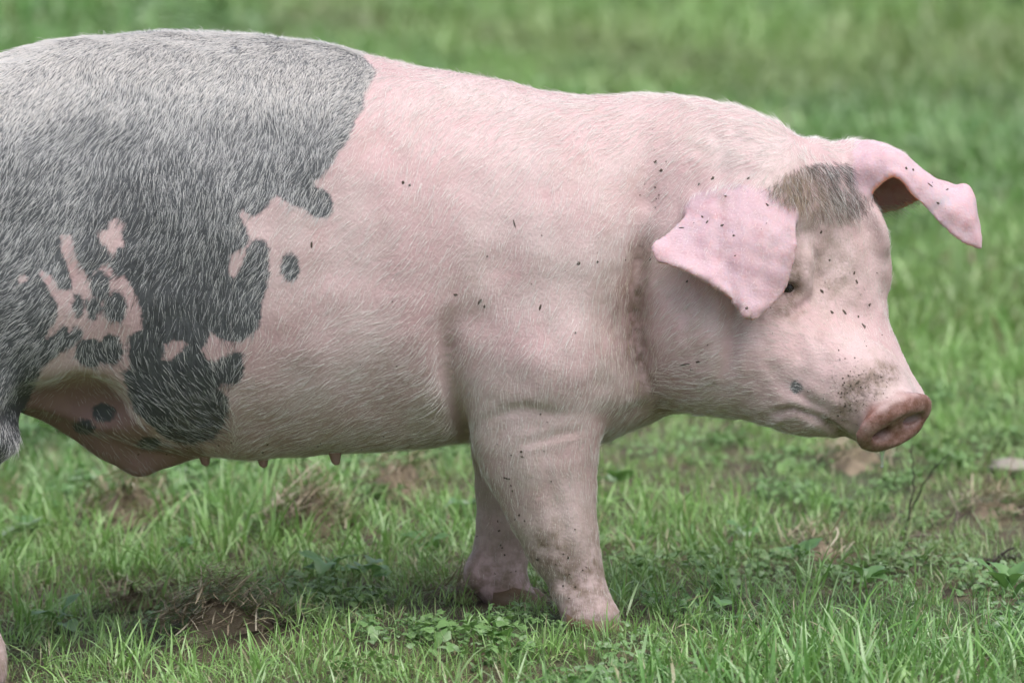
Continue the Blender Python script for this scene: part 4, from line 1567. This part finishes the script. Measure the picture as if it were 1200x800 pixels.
def sward():
    g = np.random.default_rng(77)
    P, R, S, I, T, Y_ = [], [], [], [], [], []

    def cells(y0, y1, h, half):
        ys = np.arange(y0, y1, h)
        out = []
        for yy in ys:
            w = half(yy)
            xs = np.arange(-w, w, h)
            out.append(np.stack([xs, np.full(len(xs), yy)], 1))
        q = np.concatenate(out)
        return q + g.uniform(-.5, .5, q.shape) * h
    near = cells(-1.7, 2.6, .070, lambda y: 1.15 + .22 * (y + 1.7))
    mid = cells(2.6, 9.0, .115, lambda y: 3.6 + .45 * (y - 2.6))
    far = cells(9.0, 46.0, .21, lambda y: 6.5 + .42 * (y - 9))
    side = cells(-3.2, 4.0, .14, lambda y: 3.6)
    side = side[(np.abs(side[:, 0]) > 1.15 + .22 * (side[:, 1] + 1.7)) | (side[:, 1] < -1.7)]
    for q, sc in ((near, .72), (mid, 1.25), (far, 1.9), (side, 1.35)):
        x, y = q[:, 0], q[:, 1]
        n = len(q)
        c = clear_at(x, y)
        lush = wave2(x, y, 31, .25, 1.3)
        herb = wave2(x, y, 32, .8, 2.5) + wave2(x, y, 36, .1, .4) * .3
        flat = wave2(x, y, 33, .5, 2.0)
        u = g.random(n)
        kind = np.zeros(n, int)
        kind = np.where(u < .16 + .10 * lush, 1, kind)
        kind = np.where((u > .66 - .12 * flat), 2, kind)
        kind = np.where((herb > .15) & (g.random(n) < .30), 3, kind)
        front = np.clip((x - .05) / .3, 0, 1) * np.clip((-.20 - y) / .25, 0, 1)
        kind = np.where((g.random(n) < front * .55), 1, kind)
        keep = g.random(n) > c * .78
        # the animal's feet press the grass down
        for fx, fy in [(f[-1][0][0], f[-1][0][1]) for f in (near_leg, far_leg, hn, hf)]:
            d = np.hypot(x - fx, y - fy)
            keep &= ~(d < .035)
            kind = np.where(d < .12, np.where(kind == 1, 0, kind), kind)
        idx = np.where(kind == 0, g.integers(0, NP, n), np.where(kind == 1, NP + g.integers(0, 4, n), np.where(kind == 2, NP + 4 + g.integers(0, 4, n), NP + 8 + g.integers(0, 4, n))))
        if sc in (1.25, 1.9):
            idx = np.where((kind != 3) & (g.random(n) < (.6 if sc < 1.5 else .9)), NP + 12 + g.integers(0, 4, n), idx)
        shrink = np.ones(n)
        for fx, fy in [(f[-1][0][0], f[-1][0][1]) for f in (near_leg, far_leg, hn, hf)]:
            shrink = np.minimum(shrink, 1 - .45 * np.exp(-((x - fx) / .09) ** 2 - ((y - fy + .10) / .16) ** 2))
        s_ = shrink * sc * (1 + .20 * lush + .28 * front - .10 * np.clip(flat, 0, 1)) * np.exp(.12 * g.normal(size=n)) * (1 - .45 * c)
        rot = np.stack([.20 * g.normal(size=n), .20 * g.normal(size=n), g.random(n) * math.tau], 1)
        tint = np.clip(.50 + (.40 if sc < 1.2 else .24) * wave2(x, y, 34, .12, .6) + .12 * g.normal(size=n) + .40 * np.clip((y - 2) / 8, 0, 1), 0, 1)
        P.append(np.stack([x, y, ground_z(x, y) - .003], 1)[keep])
        R.append(rot[keep])
        S.append(s_[keep])
        I.append(idx[keep])
        T.append(tint[keep])
        dry = np.clip(clear_at(x, y, DRYP) * 1.1 + .5 * np.clip(wave2(x, y, 38, .3, 1.6) - .75, 0, 1), 0, 1) * (.5 + .5 * g.random(n))
        Y_.append(dry[keep])
    return [np.concatenate(a) for a in (P, R, S, I, T, Y_)]


scatter('grass', gcol, *sward(), label='short green meadow grass all round the pig')


# ------------------------------------------------------------------ dead grass, stalks, leaves
def ribbon_mesh(name, L):
    """L: list of (points (k,3), width, rnd, dead) ribbons joined into one mesh"""
    V, F, r, a, d, k = [], [], [], [], [], 0
    for P, w, q, de in L:
        n = len(P)
        T = np.gradient(P, axis=0)
        s = np.cross(T, [.13, .21, 1.0])
        s /= np.linalg.norm(s, axis=1)[:, None] + 1e-9
        t = np.linspace(0, 1, n)
        ww = w * .5 * np.interp(t, [0, .1, .8, 1], [.6, 1, .8, .1])
        V.append(np.stack([P - s * ww[:, None], P + s * ww[:, None]], 1).reshape(-1, 3))
        b = k + np.arange(n - 1) * 2
        F.append(np.stack([b, b + 1, b + 3, b + 2], 1))
        k += 2 * n
        r.append(np.full(2 * n, q))
        a.append(np.full(2 * n, 1.0))
        d.append(np.full(2 * n, de))
    me = fast_mesh(name, np.concatenate(V), np.concatenate(F))
    attr(me, 'rnd', np.concatenate(r))
    attr(me, 'along', np.concatenate(a))
    attr(me, 'dead', np.concatenate(d))
    return me


def root(name, p, label, cat, group=None):
    o = bpy.data.objects.new(name, None)
    COL.objects.link(o)
    o.location = p
    o.empty_display_size = .05
    o['label'] = label
    o['category'] = cat
    if group:
        o['group'] = group
    return o


def part(name, me, mat, par):
    o = bpy.data.objects.new(name, me)
    COL.objects.link(o)
    me.materials.append(mat)
    o.parent = par
    return o


for i, (px, py, rx, ry, h, n, sh, lab) in enumerate(MATS):
    g = np.random.default_rng(900 + i)
    p = ground_hit(px, py)
    t = root('dead_grass_clump', p, lab, 'dead grass', 'clumps of dead grass')
    V, F = [], []
    for a in range(7):
        for b in range(18):
            q = a / 6.0
            an = b * math.tau / 18
            bump = 1 + .18 * math.sin(3 * an + i) + .12 * math.sin(7 * an + 2 * i)
            V.append((rx * .8 * q * bump * math.cos(an), ry * .8 * q * bump * math.sin(an), h * .95 * (1 - q ** 2) * (1 + .35 * g.normal() * (q > 0)) - .008 * q))
    for a in range(6):
        for b in range(18):
            F.append((a * 18 + b, a * 18 + 18 + b, a * 18 + 18 + (b + 1) % 18, a * 18 + (b + 1) % 18))
    part('thatch', fast_mesh('thatch', np.array(V), np.array(F)), M_THATCH, t)
    L = []
    main = g.normal(0, .5)
    for k in range(n):
        r, a = math.sqrt(g.random()), g.random() * math.tau
        c = np.array([rx * r * math.cos(a), ry * r * math.sin(a), 1.6 * h * (1 - r * r) * (.6 + .7 * g.random()) + .012])
        az = main + g.normal(0, .8)
        el = g.normal(0, .22) + (abs(g.normal(0, .5)) if g.random() < .12 else 0)
        ln = (.030 + .075 * g.random() ** 1.5)
        s = np.linspace(-.5, .5, 6)[:, None] * ln
        cu = g.normal(0, 3.5)
        P = c + s * np.array([math.cos(az) * math.cos(el), math.sin(az) * math.cos(el), math.sin(el)])
        P = P + (s ** 2) * np.array([-math.sin(az), math.cos(az), g.normal(0, .8) - .8]) * cu
        L.append((P, .0012 + .0016 * g.random(), g.random(), .0 if g.random() < sh else .6))
    part('straw', ribbon_mesh('straw', L), M_STRAW, t)['kind'] = 'stuff'


def tube(pts, rads, seg=7):
    V, F = [], []
    pts = np.array(pts, float)
    T = np.gradient(pts, axis=0)
    for p, t_, r in zip(pts, T, rads):
        t_ = t_ / np.linalg.norm(t_)
        s = np.cross(t_, [.2, .9, .3])
        s /= np.linalg.norm(s)
        n = np.cross(t_, s)
        for j in range(seg):
            a = j * math.tau / seg
            V.append(p + r * (s * math.cos(a) + n * math.sin(a)))
    for i in range(len(pts) - 1):
        for j in range(seg):
            F.append((i * seg + j, i * seg + (j + 1) % seg, (i + 1) * seg + (j + 1) % seg, (i + 1) * seg + j))
    F += [tuple(range(seg - 1, -1, -1)), tuple(range((len(pts) - 1) * seg, len(pts) * seg))]
    return V, F


def twig(name, label, px, py, stems, mat, group=None):
    """stems given as picture offsets (dx, dy) from the foot, with a depth drift and radius"""
    p = ground_hit(px, py)
    t = root(name, p, label, 'twig', group)
    for nm, off, drift, r0, r1 in stems:
        K = 1.1e-3 * (p[1] - CAM[1]) / 7.3
        P = np.array([(dx * K, drift * i / len(off), -dy * K) for i, (dx, dy) in enumerate(off)])
        P = cr(P, 4)
        P[:, 0] += .0012 * np.sin(np.arange(len(P)) * 1.7)
        V, F = tube(P, np.linspace(r0, r1, len(P)))
        o = mesh_obj(nm, V, F, mat)
        o.parent = t
    return t


twig('bare_stem', 'two thin dark bare stems standing in a V in the grass at right', 1060, 628,
     [('stem', [(0, 4), (4, -20), (10, -50), (11, -70), (10, -88), (8, -106)], .03, .0017, .0007),
      ('stem', [(4, -18), (14, -45), (26, -70), (40, -88), (50, -98)], -.02, .0014, .0006)], M_TWIG)
twig('stub', 'short grey upright broken stalk just right of the two dark stems', 1118, 626,
     [('stalk', [(0, 4), (1, -8), (3, -20), (4, -28)], .0, .0032, .0028)], M_TWIG_GREY)
twig('fallen_stick', 'black wet stick lying half hidden at the right edge', 1128, 668,
     [('stick', [(0, -6), (18, -10), (38, -8), (60, -12), (82, -10)], .05, .0065, .0045), ('side_shoot', [(38, -8), (48, -20), (60, -26)], .01, .003, .0015)], M_TWIG)
twig('fallen_twig', 'thin grey twig lying in the grass above the black stick', 1085, 638,
     [('twig', [(-30, -8), (0, -10), (30, -6), (60, -10), (90, -4)], .06, .0018, .0010), ('side_shoot', [(0, -10), (-14, -16), (-20, -8)], .01, .0012, .0006)], M_TWIG_GREY)
twig('dry_stalk', 'long pale dry stalk leaning in the grass below the hind belly bulge', 100, 610,
     [('stalk', [(0, 0), (10, -12), (28, -30), (40, -44)], .04, .0016, .0010)], M_TWIG_GREY)
twig('dry_stalk', 'bleached dry stalk leaning left in front of the long low mat', 352, 716,
     [('stalk', [(0, 0), (-8, -14), (-20, -34), (-28, -46)], -.03, .0013, .0008)], M_TWIG_GREY)

# pale flat stone at the right edge
p = ground_hit(1186, 556)
V, F = ball(np.zeros(3), (.034, .05, .012), np.eye(3), 16, 9)
V = [v * (1 + .12 * math.sin(7 * v[0] * 30 + 3 * i) + .1 * math.sin(i * 1.3)) for i, v in enumerate(V)]
st = mesh_obj('stone', V, F, M_STONE)
st.location = p + np.array([0, 0, .012])
st['label'] = 'pale flat stone in the blurred grass at the right edge'
st['category'] = 'stone'

# broad-leaved weeds, each leaf a part
WEEDS = [  # px, py, leaves, length, width, kind, rise, label
    (1182, 722, 6, .066, .019, 'lance', .95, 'large light green broad-leaved weed at the bottom right corner'),
    (846, 742, 4, .036, .016, 'round', .45, 'pale grey-green four-leaved weed below the near front hoof, to its right'),
    (940, 668, 5, .044, .020, 'round', .55, 'round-leaved weed in the grass below the chin'),
    (385, 684, 7, .052, .017, 'lance', .40, 'dark rosette of pointed leaves right of the long low mat'),
    (432, 690, 6, .040, .017, 'round', .50, 'leafy green weed left of the far front hoof'),
    (32, 640, 4, .046, .024, 'round', .65, 'broad heart-leaved weed near the left edge, below the hind belly'),
    (545, 612, 4, .034, .016, 'round', .60, 'small light green weed touching the back of the far foreleg'),
    (500, 655, 6, .036, .014, 'lance', .45, 'small weed between the leafy weed and the far foreleg'),
    (720, 585, 4, .034, .015, 'round', .60, 'small bright weed right in front of the near foreleg'),
    (870, 640, 5, .034, .015, 'round', .50, 'small weed in the grass left of the bleached litter'),
    (215, 665, 5, .036, .013, 'lance', .55, 'small pointed weed above the long low mat'),
    (70, 742, 5, .040, .016, 'round', .50, 'low round-leaved weed in the bottom left corner'),
    (1015, 705, 5, .050, .018, 'lance', .70, 'pointed green weed in the blurred foreground grass at right'),
    (600, 775, 6, .040, .015, 'lance', .55, 'pointed weed at the bottom edge below the hooves'),
]
LEAFMESH = {}
for i, (px, py, n, L, W, kd, rise, lab) in enumerate(WEEDS):
    g = np.random.default_rng(1200 + i)
    p = ground_hit(px, py)
    t = root('weed', p, lab, 'weed', 'broad-leaved weeds in the grass')
    for k in range(n):
        key = (kd, round(L, 3), k % 3)
        if key not in LEAFMESH:
            v, f = leaf_grid(L, W, ROUND if kd == 'round' else LANCE, .22 + .12 * (k % 3), .5 + .35 * (k % 3), 7)
            v = v + np.array([L * .25, 0, 0])
            v[:, 2] += .0015 * np.sin(v[:, 0] * 240 + 2 * k) * np.sign(v[:, 1])
            m_ = fast_mesh('leaf', v, f)
            attr(m_, 'rnd', np.full(len(v), g.random()))
            attr(m_, 'along', np.ones(len(v)))
            attr(m_, 'dead', np.zeros(len(v)))
            m_.materials.append(M_LEAF)
            LEAFMESH[key] = m_
        o = bpy.data.objects.new('leaf', LEAFMESH[key])
        COL.objects.link(o)
        o.parent = t
        o.location = (0, 0, .012 + .018 * g.random())
        o.rotation_euler = (g.normal(0, .25), -(rise + g.normal(0, .2)), k * math.tau / n + g.normal(0, .3))
        s_ = .6 + .35 * g.random()
        o.scale = (s_, s_, s_)
